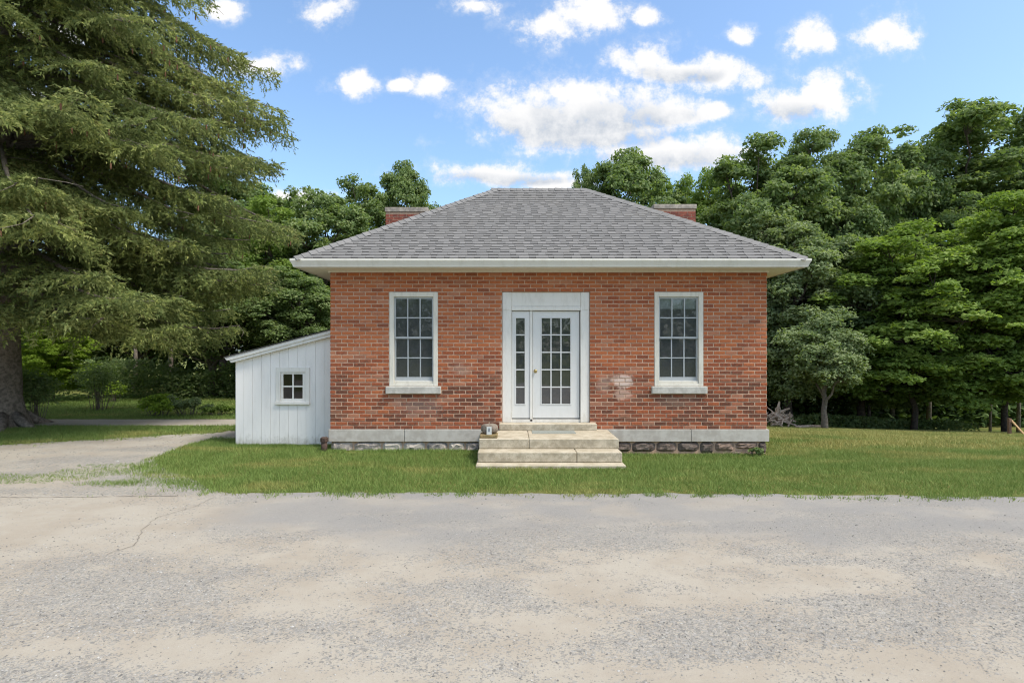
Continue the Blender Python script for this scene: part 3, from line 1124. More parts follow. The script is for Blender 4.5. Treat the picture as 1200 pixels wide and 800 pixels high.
# entrance: surround, sidelight and glazed door
yd = WALL_Y + 0.035
zl = lambda py: CAM_H - (py - HY) / 62.5
xl = lambda px: (px - CX) / 62.5
m_ = MB()
zt = HEAD - 0.002
pil_t = zl(363.5)
for (a, b) in ((DOOR[0] + 0.004, xl(599.6)), (xl(680.6), DOOR[1] - 0.004)):
    m_.bevel_box(a, b, yd, yd + 0.2, 0.514, pil_t, 0.006)
    m_.bevel_box(a, b, yd - 0.004, yd + 0.2, pil_t + 0.001, zt, 0.006)
a, b = xl(599.6), xl(680.6)
m_.bevel_box(a, b, yd + 0.012, yd + 0.2, zl(358.6), zt, 0.004)
m_.bevel_box(a + 0.001, b - 0.001, yd - 0.002, yd + 0.2, zl(363.6), zl(358.8), 0.008)
m_.bevel_box(xl(621.2), xl(624.2), yd + 0.03, yd + 0.14, 0.53, zl(363.8), 0.004)
m_.box(a, b, yd + 0.03, yd + 0.16, 0.514, zl(491.6))
surround = hb(m_, 'door_surround', M['white_paint'])


def glazed_leaf(name, px0, px1, gpx0, gpx1, cols, yy, parent):
    x0, x1, g0, g1 = xl(px0), xl(px1), xl(gpx0), xl(gpx1)
    z0, z1, h0, h1 = zl(490.2), zl(364.2), zl(473.6), zl(372.3)
    q = MB()
    th = 0.044
    q.box(x0, g0, yy, yy + th, z0, z1)
    q.box(g1, x1, yy, yy + th, z0, z1)
    q.box(g0, g1, yy + 0.0005, yy + th, z0, h0)
    q.box(g0, g1, yy + 0.0005, yy + th, h1, z1)
    # raised glazing bead
    bw = 0.018
    for (p, r_, s_, t_) in ((g0 - bw, g0, h0 - bw, h1 + bw), (g1, g1 + bw, h0 - bw, h1 + bw)):
        q.box(p, r_, yy - 0.007, yy - 0.0002, s_, t_)
    q.box(g0, g1, yy - 0.007, yy - 0.0002, h0 - bw, h0)
    q.box(g0, g1, yy - 0.007, yy - 0.0002, h1, h1 + bw)
    mw = 0.022
    pw = (g1 - g0 - (cols - 1) * mw) / cols
    ph = (h1 - h0 - 4 * mw) / 5
    for i in range(1, cols):
        q.box(g0 + i * pw + (i - 1) * mw, g0 + i * (pw + mw), yy + 0.003, yy + 0.035, h0, h1)
    for j in range(1, 5):
        for i in range(cols):
            q.box(g0 + i * (pw + mw), g0 + i * (pw + mw) + pw, yy + 0.004, yy + 0.034, h0 + j * ph + (j - 1) * mw, h0 + j * (ph + mw))
    leaf = hb(q, name, M['door_paint'], parent)
    for i in range(cols):
        for j in range(5):
            X0, Z0 = g0 + i * (pw + mw), h0 + j * (ph + mw)
            tx, tz = rng.uniform(-.001, .001), rng.uniform(-.001, .001)
            yg = yy + 0.018
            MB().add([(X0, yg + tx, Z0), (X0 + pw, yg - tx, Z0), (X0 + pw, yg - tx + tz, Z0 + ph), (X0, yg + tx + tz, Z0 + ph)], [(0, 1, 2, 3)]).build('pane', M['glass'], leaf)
    return leaf


door = glazed_leaf('door', 624.6, 679.6, 635.0, 669.0, 3, yd + 0.055, None)
side = glazed_leaf('sidelight', 600.0, 621.0, 604.8, 615.0, 1, yd + 0.05, None)
# knob
kx, kz = xl(627.7), zl(434.8)
q = MB()
prof = [(0.0, 0.034), (-0.006, 0.034), (-0.010, 0.014), (-0.03, 0.012), (-0.036, 0.026), (-0.05, 0.031), (-0.062, 0.026), (-0.068, 0.010)]
q.tube([(kx, yd + 0.055 + p, kz) for p, _ in prof], [r_ for _, r_ in prof], 12)
q.build('knob', M['brass'], door, smooth=True)

# threshold
hb(MB().bevel_box(-0.236, 1.568, 10.62, WALL_Y + 0.09, 0.3915, 0.512, 0.008), 'threshold', M['step'])

# eaves: soffit, fascia, gutter
OV = 0.485
ex0, ex1, ey0, ey1 = HX0 - 0.445, HX1 + 0.445, WALL_Y - OV, HY1 + OV


def ring(profile, x0, x1, y0, y1):
    """sweep a profile of (outward offset, z) round the rectangle with mitred corners"""
    vs, fs = [], []
    for (o_, z_) in profile:
        vs += [(x0 - o_, y0 - o_, z_), (x1 + o_, y0 - o_, z_), (x1 + o_, y1 + o_, z_), (x0 - o_, y1 + o_, z_)]
    n = len(profile)
    for i in range(n - 1):
        for j in range(4):
            k2 = (j + 1) % 4
            fs.append((i * 4 + j, i * 4 + k2, (i + 1) * 4 + k2, (i + 1) * 4 + j))
    return MB().add(vs, fs)


mb = MB()
mb.box(ex0, ex1, ey0, WALL_Y + 0.01, ZS, ZS + 0.02)
mb.box(ex0, ex1, HY1 - 0.01, ey1, ZS, ZS + 0.02)
mb.box(ex0, HX0 + 0.01, WALL_Y + 0.01, HY1 - 0.01, ZS, ZS + 0.02)
mb.box(HX1 - 0.01, ex1, WALL_Y + 0.01, HY1 - 0.01, ZS, ZS + 0.02)
# bed moulding against the wall
mb.box(HX0 - 0.03, HX1 + 0.03, WALL_Y - 0.03, WALL_Y - 0.004, ZS - 0.022, ZS - 0.001)
mb.box(HX1 + 0.001, HX1 + 0.03, WALL_Y - 0.003, HY1, ZS - 0.03, ZS - 0.001)
mb.box(HX0 - 0.03, HX0 - 0.001, WALL_Y - 0.003, HY1, ZS - 0.03, ZS - 0.001)
hb(mb, 'soffit', M['soffit'])
hb(ring([(0.0, ZS - 0.006), (0.018, ZS - 0.006), (0.018, ZS + 0.15), (0.0, ZS + 0.15)], ex0, ex1, ey0, ey1), 'fascia', M['gutter'])
gp = [(0.0185, ZS + 0.006), (0.05, ZS + 0.004), (0.056, ZS + 0.03), (0.070, ZS + 0.062), (0.088, ZS + 0.10), (0.094, ZS + 0.108), (0.094, ZS + 0.142), (0.086, ZS + 0.146),
      (0.082, ZS + 0.138), (0.078, ZS + 0.10), (0.045, ZS + 0.02), (0.022, ZS + 0.02), (0.0185, ZS + 0.13)]
hb(ring(gp, ex0, ex1, ey0, ey1), 'gutter', M['gutter'])

# hipped roof
RUN = 3.484
YE = 10.28
ZE = 3.505
SL = (5.704 - ZE) / RUN
RX0, RX1 = ex0 - 0.03, ex1 + 0.03
YB = ey1 + 0.03
YRG = YE + RUN
r0x, r1x = RX0 + RUN, RX1 - RUN
mb = MB()
e = [(RX0, YE, ZE), (RX1, YE, ZE), (RX1, YB, ZE), (RX0, YB, ZE)]
rg = [(r0x, YRG, 5.704), (r1x, YRG, 5.704)]
bt = [(p[0], p[1], p[2] - 0.03) for p in e]
mb.add(e + rg + bt, [(0, 1, 5, 4), (1, 2, 5), (2, 3, 4, 5), (3, 0, 4), (0, 6, 7, 1), (1, 7, 8, 2), (2, 8, 9, 3), (3, 9, 6, 0), (6, 9, 8, 7)])
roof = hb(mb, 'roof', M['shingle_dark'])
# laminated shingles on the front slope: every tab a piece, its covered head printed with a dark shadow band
nc = 31
slope_len = math.hypot(RUN, RUN * SL)
ex = slope_len / nc
ca, sa_ = RUN / slope_len, RUN * SL / slope_len     # along-slope unit vector (0, ca, sa_)
nrm_ = Vector((0, -sa_, ca))
shingles = []
for c in range(nc):
    s0 = c * ex
    fy = s0 * ca
    xa, xb = RX0 + fy + 0.03, RX1 - fy - 0.03
    x = xa - rng.uniform(0, 0.2)
    tab = rng.random() < 0.5
    while x < xb:
        w_ = rng.uniform(0.11, 0.24) if tab else rng.uniform(0.09, 0.19)
        a, b = max(x, xa), min(x + w_, xb)
        if b - a > 0.02:
            shingles.append((a, b, s0, tab))
        x += w_
        tab = not tab


def shingle_geo(a, b, s0, tab):
    """one tab, tilted over the course below"""
    lo = s0 - (0.004 if tab else -0.040)
    hi = s0 + ex + 0.05
    md = s0 + ex - 0.004 + 0.0
    t0 = 0.017 if tab else 0.010
    t1 = 0.004
    vs = []
    for (s_, t_) in ((lo, t0), (md, t0 + (t1 - t0) * (md - lo) / (hi - lo)), (hi, t1)):
        for xx in (a + 0.0012, b - 0.0012):
            q_ = Vector((xx, YE + s_ * ca, ZE + s_ * sa_)) + nrm_ * t_
            vs.append(tuple(q_))
    for xx in (a + 0.0012, b - 0.0012):
        q_ = Vector((xx, YE + lo * ca, ZE + lo * sa_)) + nrm_ * (t0 - 0.012 if tab else 0.002)
        vs.append(tuple(q_))
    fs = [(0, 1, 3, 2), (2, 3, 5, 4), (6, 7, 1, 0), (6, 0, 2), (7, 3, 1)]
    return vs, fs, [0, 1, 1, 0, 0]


n_piece = 0
mbs = MB()
for (a, b, s0, tab) in shingles:
    vs, fs, mi = shingle_geo(a, b, s0, tab)
    if n_piece < 300 and tab and b - a > 0.1:
        n_piece += 1
        q = MB()
        q.add(vs, fs)
        q.mi = list(mi)
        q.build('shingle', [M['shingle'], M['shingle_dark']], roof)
    else:
        mbs.add(vs, fs)
        mbs.mi[-5:] = mi
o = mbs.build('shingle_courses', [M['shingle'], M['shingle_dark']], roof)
tag(o, kind='stuff')


def caps(p0, p1, wdir_a, wdir_b, n, name):
    """overlapping bent cap shingles from p0 up to p1"""
    p0, p1 = Vector(p0), Vector(p1)
    d = (p1 - p0) / n
    up = Vector((0, 0, 1))
    for i in range(n):
        a = p0 + d * i - d * 0.12
        b = p0 + d * (i + 1)
        h0, h1 = 0.040, 0.026
        j = rng.uniform(-0.004, 0.004)
        vs = []
        for (pt, h) in ((a, h0), (b, h1)):
            vs += [pt + wdir_a * 0.14 + up * (h + j - 0.014), pt + up * (h + j + 0.008), pt + wdir_b * 0.14 + up * (h + j - 0.014)]
        for pt in (a,):
            vs += [pt + wdir_a * 0.14 + up * (h0 - 0.03), pt + up * (h0 - 0.02), pt + wdir_b * 0.14 + up * (h0 - 0.03)]
        MB().add(vs, [(0, 1, 4, 3), (1, 2, 5, 4), (6, 7, 1, 0), (7, 8, 2, 1)]).build(name, M['shingle_cap'], roof)


fx = Vector((1, 0, 0))
# directions lying in each slope, square to the hip
front_l = Vector((1, -1, -SL * 1.0)).normalized()
side_l = Vector((-1, 1, -SL * 1.0)).normalized()
caps(e[0], rg[0], Vector((0.707, -0.707, -0.707 * SL)), Vector((-0.707, 0.707, -0.707 * SL)), 36, 'hip_cap')
caps(e[1], rg[1], Vector((-0.707, -0.707, -0.707 * SL)), Vector((0.707, 0.707, -0.707 * SL)), 36, 'hip_cap')
caps((r0x - 0.08, YRG, 5.704), (r1x + 0.02, YRG, 5.704), Vector((0, -1, -SL)).normalized(), Vector((0, 1, -SL)).normalized(), 15, 'ridge_cap')


# chimneys at the end walls
def make_chimney(x0, x1, y0, y1, ztop, zb):
    z_cap = ztop - 0.12
    q = MB().box(x0 + 0.006, x1 - 0.006, y0 + 0.006, y1 - 0.006, zb, z_cap)
    ch = hb(q, 'chimney', M['mortar'])
    ws = MB()
    r = 0
    z = zb
    while z + 0.062 < z_cap:
        for (ax, lo, hi, fixed, sgn) in (('x', x0, x1, y0, -1), ('x', x0, x1, y1, 1), ('y', y0, y1, x0, -1), ('y', y0, y1, x1, 1)):
            t = lo - (BP / 2 if r % 2 else 0)
            while t < hi:
                a, b = max(t, lo), min(t + BP - 0.012, hi)
                if b - a > 0.03:
                    d0, d1 = (fixed, fixed + 0.02) if sgn < 0 else (fixed - 0.02, fixed)
                    j = rng.uniform(-.003, .003)
                    if ax == 'x':
                        ws.box(a, b, d0 + j, d1 + j, z, z + 0.060)
                    else:
                        ws.box(d0 + j, d1 + j, a + 0.021, b - 0.021, z, z + 0.060)
                t += BP
        z += BH
        r += 1
    tag(ws.build('chimney_brickwork', M['chimney_brick'], ch), kind='stuff')
    MB().bevel_box(x0 - 0.02, x1 + 0.02, y0 - 0.02, y1 + 0.02, z_cap, ztop, 0.008).build('cap_stone', M['cap_stone'], ch)
    MB().box(x0 + 0.12, x1 - 0.12, y0 + 0.12, y1 - 0.12, ztop - 0.002, ztop + 0.012).build('flue', M['dark_gap'], ch)
    return ch


make_chimney(-3.335, -2.235, 15.2, 15.75, 1.86 + 168.0 * 15.2 / F, 4.0)
make_chimney(3.75, 4.85, 15.2, 15.75, 1.86 + 171.5 * 15.2 / F, 4.0)

# ------------------------------------------------------------------ lean-to shed
SY = 11.3
ss = F / SY
sxl = lambda px: (px - CX) / ss
szl = lambda py: CAM_H - (py - HY) / ss
SX0, SX1 = sxl(276.2), HX0 - 0.004
SLP = (2.245 - 1.726) / (5.58 - 3.595)
topz = lambda x: 1.655 + (x - SX0) * SLP          # underside of the fascia boards' back
shed = empty('lean_to_shed', (SX0, SY, 0))
tag(shed, 'white board lean-to shed built against the side of the brick house', 'shed')


def sb(mb, name, mats, parent=None, smooth=False):
    o_ = obj(name, mb.mesh(name, mats, smooth), parent or shed)
    if parent is None:
        o_.location = -Vector(shed.location)
    return o_


wx0, wx1, wz0, wz1 = sxl(329.0), sxl(358.3), szl(470.5), szl(436.0)     # window opening
SYB = 15.2
mb = MB()
yb_ = SY + 0.011
mb.add([(SX0, yb_, 0), (wx0, yb_, 0), (wx0, yb_, topz(wx0)), (SX0, yb_, topz(SX0))], [(0, 1, 2, 3)])
mb.add([(wx1, yb_, 0), (SX1, yb_, 0), (SX1, yb_, topz(SX1)), (wx1, yb_, topz(wx1))], [(0, 1, 2, 3)])
mb.add([(wx0, yb_, 0), (wx1, yb_, 0), (wx1, yb_, wz0), (wx0, yb_, wz0)], [(0, 1, 2, 3)])
mb.add([(wx0, yb_, wz1), (wx1, yb_, wz1), (wx1, yb_, topz(wx1)), (wx0, yb_, topz(wx0))], [(0, 1, 2, 3)])
mb.box(SX0, SX0 + 0.03, SY + 0.03, SYB, 0, topz(SX0))
mb.add([(SX0, SYB, 0), (SX0, SYB, topz(SX0)), (SX1, SYB, topz(SX1)), (SX1, SYB, 0)], [(0, 1, 2, 3)])
sb(mb, 'wall_backing', M['shed_paint'])
edges = [276.2]
bw_px = [9.5, 10.4, 10.2, 10.8, 10.3, 10.5, 10.6, 10.4, 10.7, 10.3]
for b_ in bw_px:
    edges.append(edges[-1] + b_)
edges = [x_ for x_ in edges if x_ < 382]
xs_ = [sxl(x_) for x_ in edges] + [SX1]
for i in range(len(xs_) - 1):
    a, b = xs_[i] + 0.0025, xs_[i + 1] - 0.0025
    yj = SY + rng.uniform(0, 0.003)
    zb_ = 0.02 + rng.uniform(0, 0.008)
    parts = []
    oa, ob = max(a, wx0), min(b, wx1)
    q = MB()

    def piece(p, r_, z0a, z1a, z1b):
        q.add([(p, yj, z0a), (r_, yj, z0a), (r_, yj, z1b), (p, yj, z1a), (p, yj + 0.019, z0a), (r_, yj + 0.019, z0a), (r_, yj + 0.019, z1b), (p, yj + 0.019, z1a)],
              [(0, 1, 2, 3), (1, 5, 6, 2), (4, 0, 3, 7), (3, 2, 6, 7), (0, 4, 5, 1)])
    if ob - oa < 0.01:
        piece(a, b, zb_, topz(a), topz(b))
    else:
        if oa - a > 0.01:
            piece(a, oa, zb_, topz(a), topz(oa))
        if b - ob > 0.01:
            piece(ob, b, zb_, topz(ob), topz(b))
        piece(oa, ob, zb_, wz0, wz0)
        sb(q, 'board', M['shed_paint'])
        q = MB()
        piece(oa, ob, wz1, topz(oa), topz(ob))
    sb(q, 'board', M['shed_paint'])
# side wall boards seen edge on
y_ = SY + 0.03
while y_ < SYB:
    y2 = min(y_ + 0.17, SYB)
    sb(MB().box(SX0 - 0.019, SX0 - 0.001, y_ + 0.004, y2 - 0.004, 0.03, topz(SX0)), 'board', M['shed_paint'])
    y_ = y2
sb(MB().box(SX0 - 0.03, SX0 + 0.10, SY - 0.03, SY + 0.06, -0.03, 0.018), 'corner_block', M['limestone'])
# roof slab, fascia and rake board
xa, xb = -5.59, SX1
zr = lambda x: 1.726 + (x + 5.58) * SLP
ya, yb2 = SY - 0.14, SYB + 0.1
mb = MB()
mb.add([(xa, ya, zr(xa) + 0.0), (xb, ya, zr(xb)), (xb, yb2, zr(xb)), (xa, yb2, zr(xa)), (xa, ya, zr(xa) + 0.02), (xb, ya, zr(xb) + 0.02), (xb, yb2, zr(xb) + 0.02), (xa, yb2, zr(xa) + 0.02)],
       [(0, 3, 2, 1), (4, 5, 6, 7), (0, 1, 5, 4), (1, 2, 6, 5), (2, 3, 7, 6), (3, 0, 4, 7)])
sb(mb, 'shed_roof', M['shingle_dark'])


def rake(x0, x1, y0, y1, dz0, dz1, cut):
    vs = [(x0, y0, zr(x0) + dz1), (x0 + cut, y0, zr(x0 + cut) + dz0), (x1, y0, zr(x1) + dz0), (x1, y0, zr(x1) + dz1)]
    vs += [(p[0], y1, p[2]) for p in vs]
    return MB().add(vs, [(0, 1, 2, 3), (7, 6, 5, 4), (0, 4, 5, 1), (1, 5, 6, 2), (3, 2, 6, 7), (0, 3, 7, 4)])


sb(rake(xa + 0.005, xb, SY - 0.12, SY - 0.095, -0.065, -0.002, 0.05), 'rake_board', M['white_paint'])
sb(rake(xa + 0.06, xb, SY - 0.094, SY - 0.002, -0.125, -0.02, 0.06), 'frieze_board', M['white_paint'])
# the little window
m_ = MB()
cx0, cx1, cz0, cz1 = sxl(323.6), sxl(363.2), szl(473.2), szl(430.4)
yw = SY - 0.022
m_.bevel_box(cx0, wx0, yw, SY + 0.03, wz0, cz1, 0.004)
m_.bevel_box(wx1, cx1, yw, SY + 0.03, wz0, cz1, 0.004)
m_.bevel_box(wx0, wx1, yw + 0.001, SY + 0.03, wz1, cz1 - 0.001, 0.004)
swin = sb(m_, 'window', M['white_paint'])
MB().bevel_box(cx0 - 0.005, cx1 + 0.004, SY - 0.05, SY + 0.03, cz0 - 0.01, wz0 - 0.001, 0.005).build('sill', M['white_paint'], swin)
px0, px1, pz0, pz1 = sxl(331.8), sxl(354.6), szl(466.8), szl(438.3)
q = MB()
ysh = SY + 0.004
q.box(wx0, px0, ysh, ysh + 0.03, wz0, wz1)
q.box(px1, wx1, ysh, ysh + 0.03, wz0, wz1)
q.box(px0, px1, ysh + .0005, ysh + 0.03, wz0, pz0)
q.box(px0, px1, ysh + .0005, ysh + 0.03, pz1, wz1)
mw = 0.03
pw, ph = (px1 - px0 - mw) / 2, (pz1 - pz0 - mw) / 2
q.box(px0 + pw, px0 + pw + mw, ysh + 0.003, ysh + 0.027, pz0, pz1)
for i in range(2):
    q.box(px0 + i * (pw + mw), px0 + i * (pw + mw) + pw, ysh + 0.004, ysh + 0.026, pz0 + ph, pz0 + ph + mw)
q.build('sash', M['white_paint'], swin)
for i in range(2):
    for j in range(2):
        X0, Z0 = px0 + i * (pw + mw), pz0 + j * (ph + mw)
        tx, tz = rng.uniform(-.004, .004), rng.uniform(-.003, .003)
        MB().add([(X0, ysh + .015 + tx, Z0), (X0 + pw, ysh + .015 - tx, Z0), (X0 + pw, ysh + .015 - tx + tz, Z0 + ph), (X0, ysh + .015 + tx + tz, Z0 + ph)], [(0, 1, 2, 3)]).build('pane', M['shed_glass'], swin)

# ------------------------------------------------------------------ steps and the small things by them
steps = empty('stone_steps', (0.615, 9.7, 0))
tag(steps, 'weathered tan stone steps and landing leading up to the door', 'steps')
so = -Vector(steps.location)


def slab(name, x0, x1, y0, y1, z0, z1, c=0.012):
    o_ = MB().bevel_box(x0, x1, y0, y1, z0, z1, c).build(name, M['step'], steps)
    o_.location = so
    return o_


slab('base_slab', -0.575, 1.805, 9.10, 10.7, -0.06, 0.053)
slab('tread_slab', -0.557, 1.045, 9.323, 9.80, 0.056, 0.2205)
slab('tread_slab', 1.049, 1.785, 9.323, 9.80, 0.056, 0.2205)
slab('landing_slab', -0.555, 0.282, 9.64, 10.765, 0.2235, 0.3905)
slab('landing_slab', 0.286, 1.787, 9.64, 10.765, 0.2235, 0.3905)
MB_ = MB().box(-0.54, 1.77, 9.81, 10.76, 0.0, 0.2225)
o = MB_.build('core', M['dark_stone'], steps)
o.location = so
mat_ = MB().bevel_box(0.36, 1.14, 10.22, 10.60, 0.391, 0.401, 0.003).build('doormat', M['slate_mat'])
tag(mat_, 'flat grey green doormat lying on the landing below the door', 'doormat')

# ornament: lumpy stone on a small mossy block with a paper card against it
block = MB().bevel_box(-0.545, -0.245, 9.68, 10.02, 0.391, 0.443, 0.01).build('mossy_block', M['mossy_stone'])
tag(block, 'low mossy stone block on the left end of the landing', 'stone block')


def lump(name, c, r, seed, mat, n=14):
    r2 = np.random.RandomState(seed)
    th = np.linspace(0, math.pi, n // 2 + 2)
    vs, fs = [], []
    ph_ = np.linspace(0, 2 * math.pi, n, endpoint=False)
    k_ = r2.uniform(-1, 1, (5, 3)) * 2.2
    for t in th:
        for p in ph_:
            d = np.array([math.sin(t) * math.cos(p), math.sin(t) * math.sin(p), math.cos(t)])
            e_ = np.sign(d) * np.abs(d) ** 0.75
            s_ = 1 + 0.05 * sum(math.sin(k_[q] @ d * 2 + q) for q in range(5))
            vs.append(tuple(np.array(c) + e_ * s_ * np.array(r)))
    m2 = len(ph_)
    for i in range(len(th) - 1):
        for j in range(m2):
            j2 = (j + 1) % m2
            fs.append((i * m2 + j, (i + 1) * m2 + j, (i + 1) * m2 + j2, i * m2 + j2))
    return MB().add(vs, fs).build(name, mat, smooth=True)


orn = lump('ornament_stone', (-0.385, 9.88, 0.535), (0.148, 0.10, 0.092), 3, M['cobble'])
tag(orn, 'lumpy brown stone sitting on the mossy block beside the door', 'stone')
card = MB().bevel_box(-0.43, -0.345, 9.742, 9.752, 0.4435, 0.575, 0.002).build('paper_card', M['card'])
tag(card, 'small white paper card propped against the lumpy brown stone', 'card')
MB().box(-0.398, -0.377, 9.739, 9.7415, 0.50, 0.555).build('printed_mark', M['card_mark'], card)

# rusty standpipe by the corner
px_ = -3.48
pipe = empty('standpipe', (px_, 10.68, 0))
tag(pipe, 'short rusty iron pipe with cap standing in grass at house corner', 'pipe')
o = MB().tube([(0, 0, -0.05), (0, 0, 0.17)], [0.055, 0.055], 16).build('pipe', M['rust'], pipe, smooth=True)
o = MB().tube([(0, 0, 0.171), (0, 0, 0.178), (0, 0, 0.248), (0, 0, 0.262)], [0.058, 0.072, 0.072, 0.055], 8).build('pipe_cap', M['rust'], pipe)

# ------------------------------------------------------------------ trees
def unit(a):
    return a / np.maximum(np.linalg.norm(a, axis=-1, keepdims=True), 1e-9)


def leaf_quads(c, n, length, width, rs, fold=0.18, tdir=None):
    """folded leaf blades: centre c, normal n -> verts (4N,3), faces (N,4)"""
    N = len(c)
    t = rs.normal(size=(N, 3)) if tdir is None else tdir + 0.35 * rs.normal(size=(N, 3))
    t = unit(t - n * np.sum(t * n, 1, keepdims=True))
    b = np.cross(n, t)
    L, W = np.asarray(length).reshape(-1, 1), np.asarray(width).reshape(-1, 1)
    v = np.empty((N, 4, 3), np.float32)
    v[:, 0] = c - t * L * 0.5
    v[:, 1] = c + b * W * 0.5 - n * L * fold
    v[:, 2] = c + t * L * 0.5 - n * L * fold * 0.6
    v[:, 3] = c - b * W * 0.5 - n * L * fold
    return v.reshape(-1, 3), np.arange(N * 4, dtype=np.int32).reshape(N, 4)


def make_crown(lobes, n_cl, per, rc, flat, leaf, rs, up=0.55, inner=0.5, droop=0.0):
    """leaf clumps spread through and over the lobes. lobes: (x,y,z, rx,ry,rz)"""
    lobes = np.array(lobes, float)
    wgt = (lobes[:, 3] * lobes[:, 4] * lobes[:, 5]) ** 0.67
    pick = rs.choice(len(lobes), n_cl, p=wgt / wgt.sum())
    d = unit(rs.normal(size=(n_cl, 3)))
    d[:, 2] = np.where(d[:, 2] < -0.45, -d[:, 2], d[:, 2])
    rad = inner + (1 - inner) * rs.rand(n_cl) ** 0.6
    rad *= 0.85 + 0.34 * rs.rand(n_cl) ** 2
    cc = lobes[pick, :3] + d * lobes[pick, 3:] * rad[:, None]
    R_ = rc * rs.uniform(0.45, 1.45, n_cl)
    cnt = np.maximum(8, (per * (R_ / rc) ** 2 * rs.uniform(0.7, 1.2, n_cl)).astype(int))
    idx = np.repeat(np.arange(n_cl), cnt)
    N = len(idx)
    q = unit(rs.normal(size=(N, 3)))
    q[:, 2] = np.where(rs.rand(N) < 0.7, np.abs(q[:, 2]), q[:, 2])
    rr = rs.rand(N) ** 0.42
    loc = q * rr[:, None] * R_[idx][:, None]
    loc[:, 2] *= flat
    if droop:
        loc[:, 2] -= droop * (loc[:, 0] ** 2 + loc[:, 1] ** 2) / R_[idx]
    c = cc[idx] + loc
    out = unit(q + 0.55 * d[idx])
    n = unit(out * (1 - up) + np.array([0, 0, up]) + 0.42 * rs.normal(size=(N, 3)))
    L = leaf * rs.uniform(0.65, 1.3, N)
    v, f = leaf_quads(c, n, L, L * rs.uniform(0.5, 0.75, N), rs)
    return v, f, cc, pick, lobes


def curve_pts(a, b, rs, n=4, sag=0.0, wob=0.08):
    a, b = np.array(a, float), np.array(b, float)
    L = np.linalg.norm(b - a)
    out = []
    for i in range(n + 1):
        t = i / n
        p = a + (b - a) * t
        if 0 < i < n:
            p = p + rs.normal(size=3) * wob * L * 0.5
            p[2] += sag * L * math.sin(math.pi * t)
        out.append(tuple(p))
    return out


def make_trunk(lobes, cc, pick, height, r0, rs, fork=0.35, twig_every=2, lean=0.03):
    mb = MB()
    top = np.array([lean * height * rs.uniform(-1, 1), lean * height * rs.uniform(-1, 1), height * 0.8])
    n = 8
    path = []
    for i in range(n + 1):
        t = i / n
        p = top * t + np.array([rs.normal(), rs.normal(), 0]) * 0.005 * height * (0 < i < n)
        path.append(tuple(p))
    path[0] = (0, 0, -0.3)
    rad = [r0 * (1.25 if i == 0 else 1 - 0.86 * (i / n)) for i in range(n + 1)]
    mb.tube(path, rad, 10)
    for li, lb in enumerate(lobes):
        t = min(max(lb[2] / height - 0.22 + rs.uniform(-0.06, 0.06), fork * 0.8), 0.78)
        s = np.array(path[int(t / 0.8 * n)]) if t < 0.8 else np.array(path[-1])
        r_ = r0 * (1 - 0.86 * t / 0.8) * 0.55
        mid = curve_pts(s, lb[:3], rs, 4, 0.06)
        mb.tube(mid, [r_ * (1 - 0.7 * i / 4) + 0.012 for i in range(5)], 6, cap=False)
        mine = np.where(pick == li)[0]
        for j in mine[::twig_every]:
            pt = curve_pts(lb[:3] * 0.85 + np.array(mid[2]) * 0.15, cc[j], rs, 2, 0.05)
            mb.tube(pt, [r_ * 0.26 + 0.008, r_ * 0.13 + 0.006, 0.006], 4, cap=False)
    return mb


PROTO = {}


def proto(key, seed, W, H, base_frac, n_lobes, n_cl, per, rc, flat, leaf, up, inner, droop, r0, style='round'):
    rs = np.random.RandomState(seed)
    lobes = []
    zc_ = H * (base_frac + (1 - base_frac) * 0.5)
    for i in range(n_lobes):
        a = i * 2.399 + rs.uniform(-0.4, 0.4)
        if style == 'tall':
            zz = H * (base_frac + (0.94 - base_frac) * (i + 0.5) / n_lobes)
            prof = math.sin(math.pi * min(0.97, 0.22 + 0.70 * (i + 0.5) / n_lobes)) ** 0.7
            rr = W * 0.34 * prof * rs.uniform(0.4, 1.15)
            lr = W * 0.19 * prof * rs.uniform(0.65, 1.3) + 0.25
            lobes.append((rr * math.cos(a), rr * math.sin(a), zz, lr, lr, lr * rs.uniform(0.7, 1.0)))
        elif style == 'open':
            zz = H * (base_frac + (0.93 - base_frac) * (i + 0.5) / n_lobes)
            rr = W * 0.29 * rs.uniform(0.35, 1.1) * (1.15 - 0.55 * (zz / H))
            lr = W * 0.16 * rs.uniform(0.75, 1.25)
            lobes.append((rr * math.cos(a), rr * math.sin(a), zz, lr * 1.3, lr * 1.3, lr * 0.7))
        elif style == 'tier':
            zz = H * (base_frac + (0.92 - base_frac) * (i + 0.5) / n_lobes)
            prof = math.sin(math.pi * min(0.97, 0.30 + 0.62 * (i + 0.5) / n_lobes)) ** 0.6
            rr = W * 0.31 * prof * rs.uniform(0.5, 1.1)
            lr = W * 0.21 * prof * rs.uniform(0.8, 1.2) + 0.2
            lobes.append((rr * math.cos(a), rr * math.sin(a), zz, lr * 1.15, lr * 1.15, lr * 0.62))
        else:
            zz = zc_ + (1 - base_frac) * H * 0.32 * math.sin(i * 1.7 + rs.uniform(-.5, .5))
            rr = W * 0.27 * rs.uniform(0.4, 1.1)
            lr = W * 0.24 * rs.uniform(0.8, 1.2)
            lobes.append((rr * math.cos(a), rr * math.sin(a), zz, lr, lr, lr * 0.85))
    v, f, cc, pick, lb = make_crown(lobes, n_cl, per, rc, flat, leaf, rs, up, inner, droop)
    # measure and fit to the asked width and height
    hi = np.percentile(v[:, 2], 99.8)
    wx = np.percentile(v[:, 0], 99.5) - np.percentile(v[:, 0], 0.5)
    tm = make_trunk(lb, cc, pick, H, r0, rs)
    PROTO[key] = (tm.mesh('trunk', M['bark'], True), np_mesh('crown', v, f, M['leaf_oak']), wx, hi)


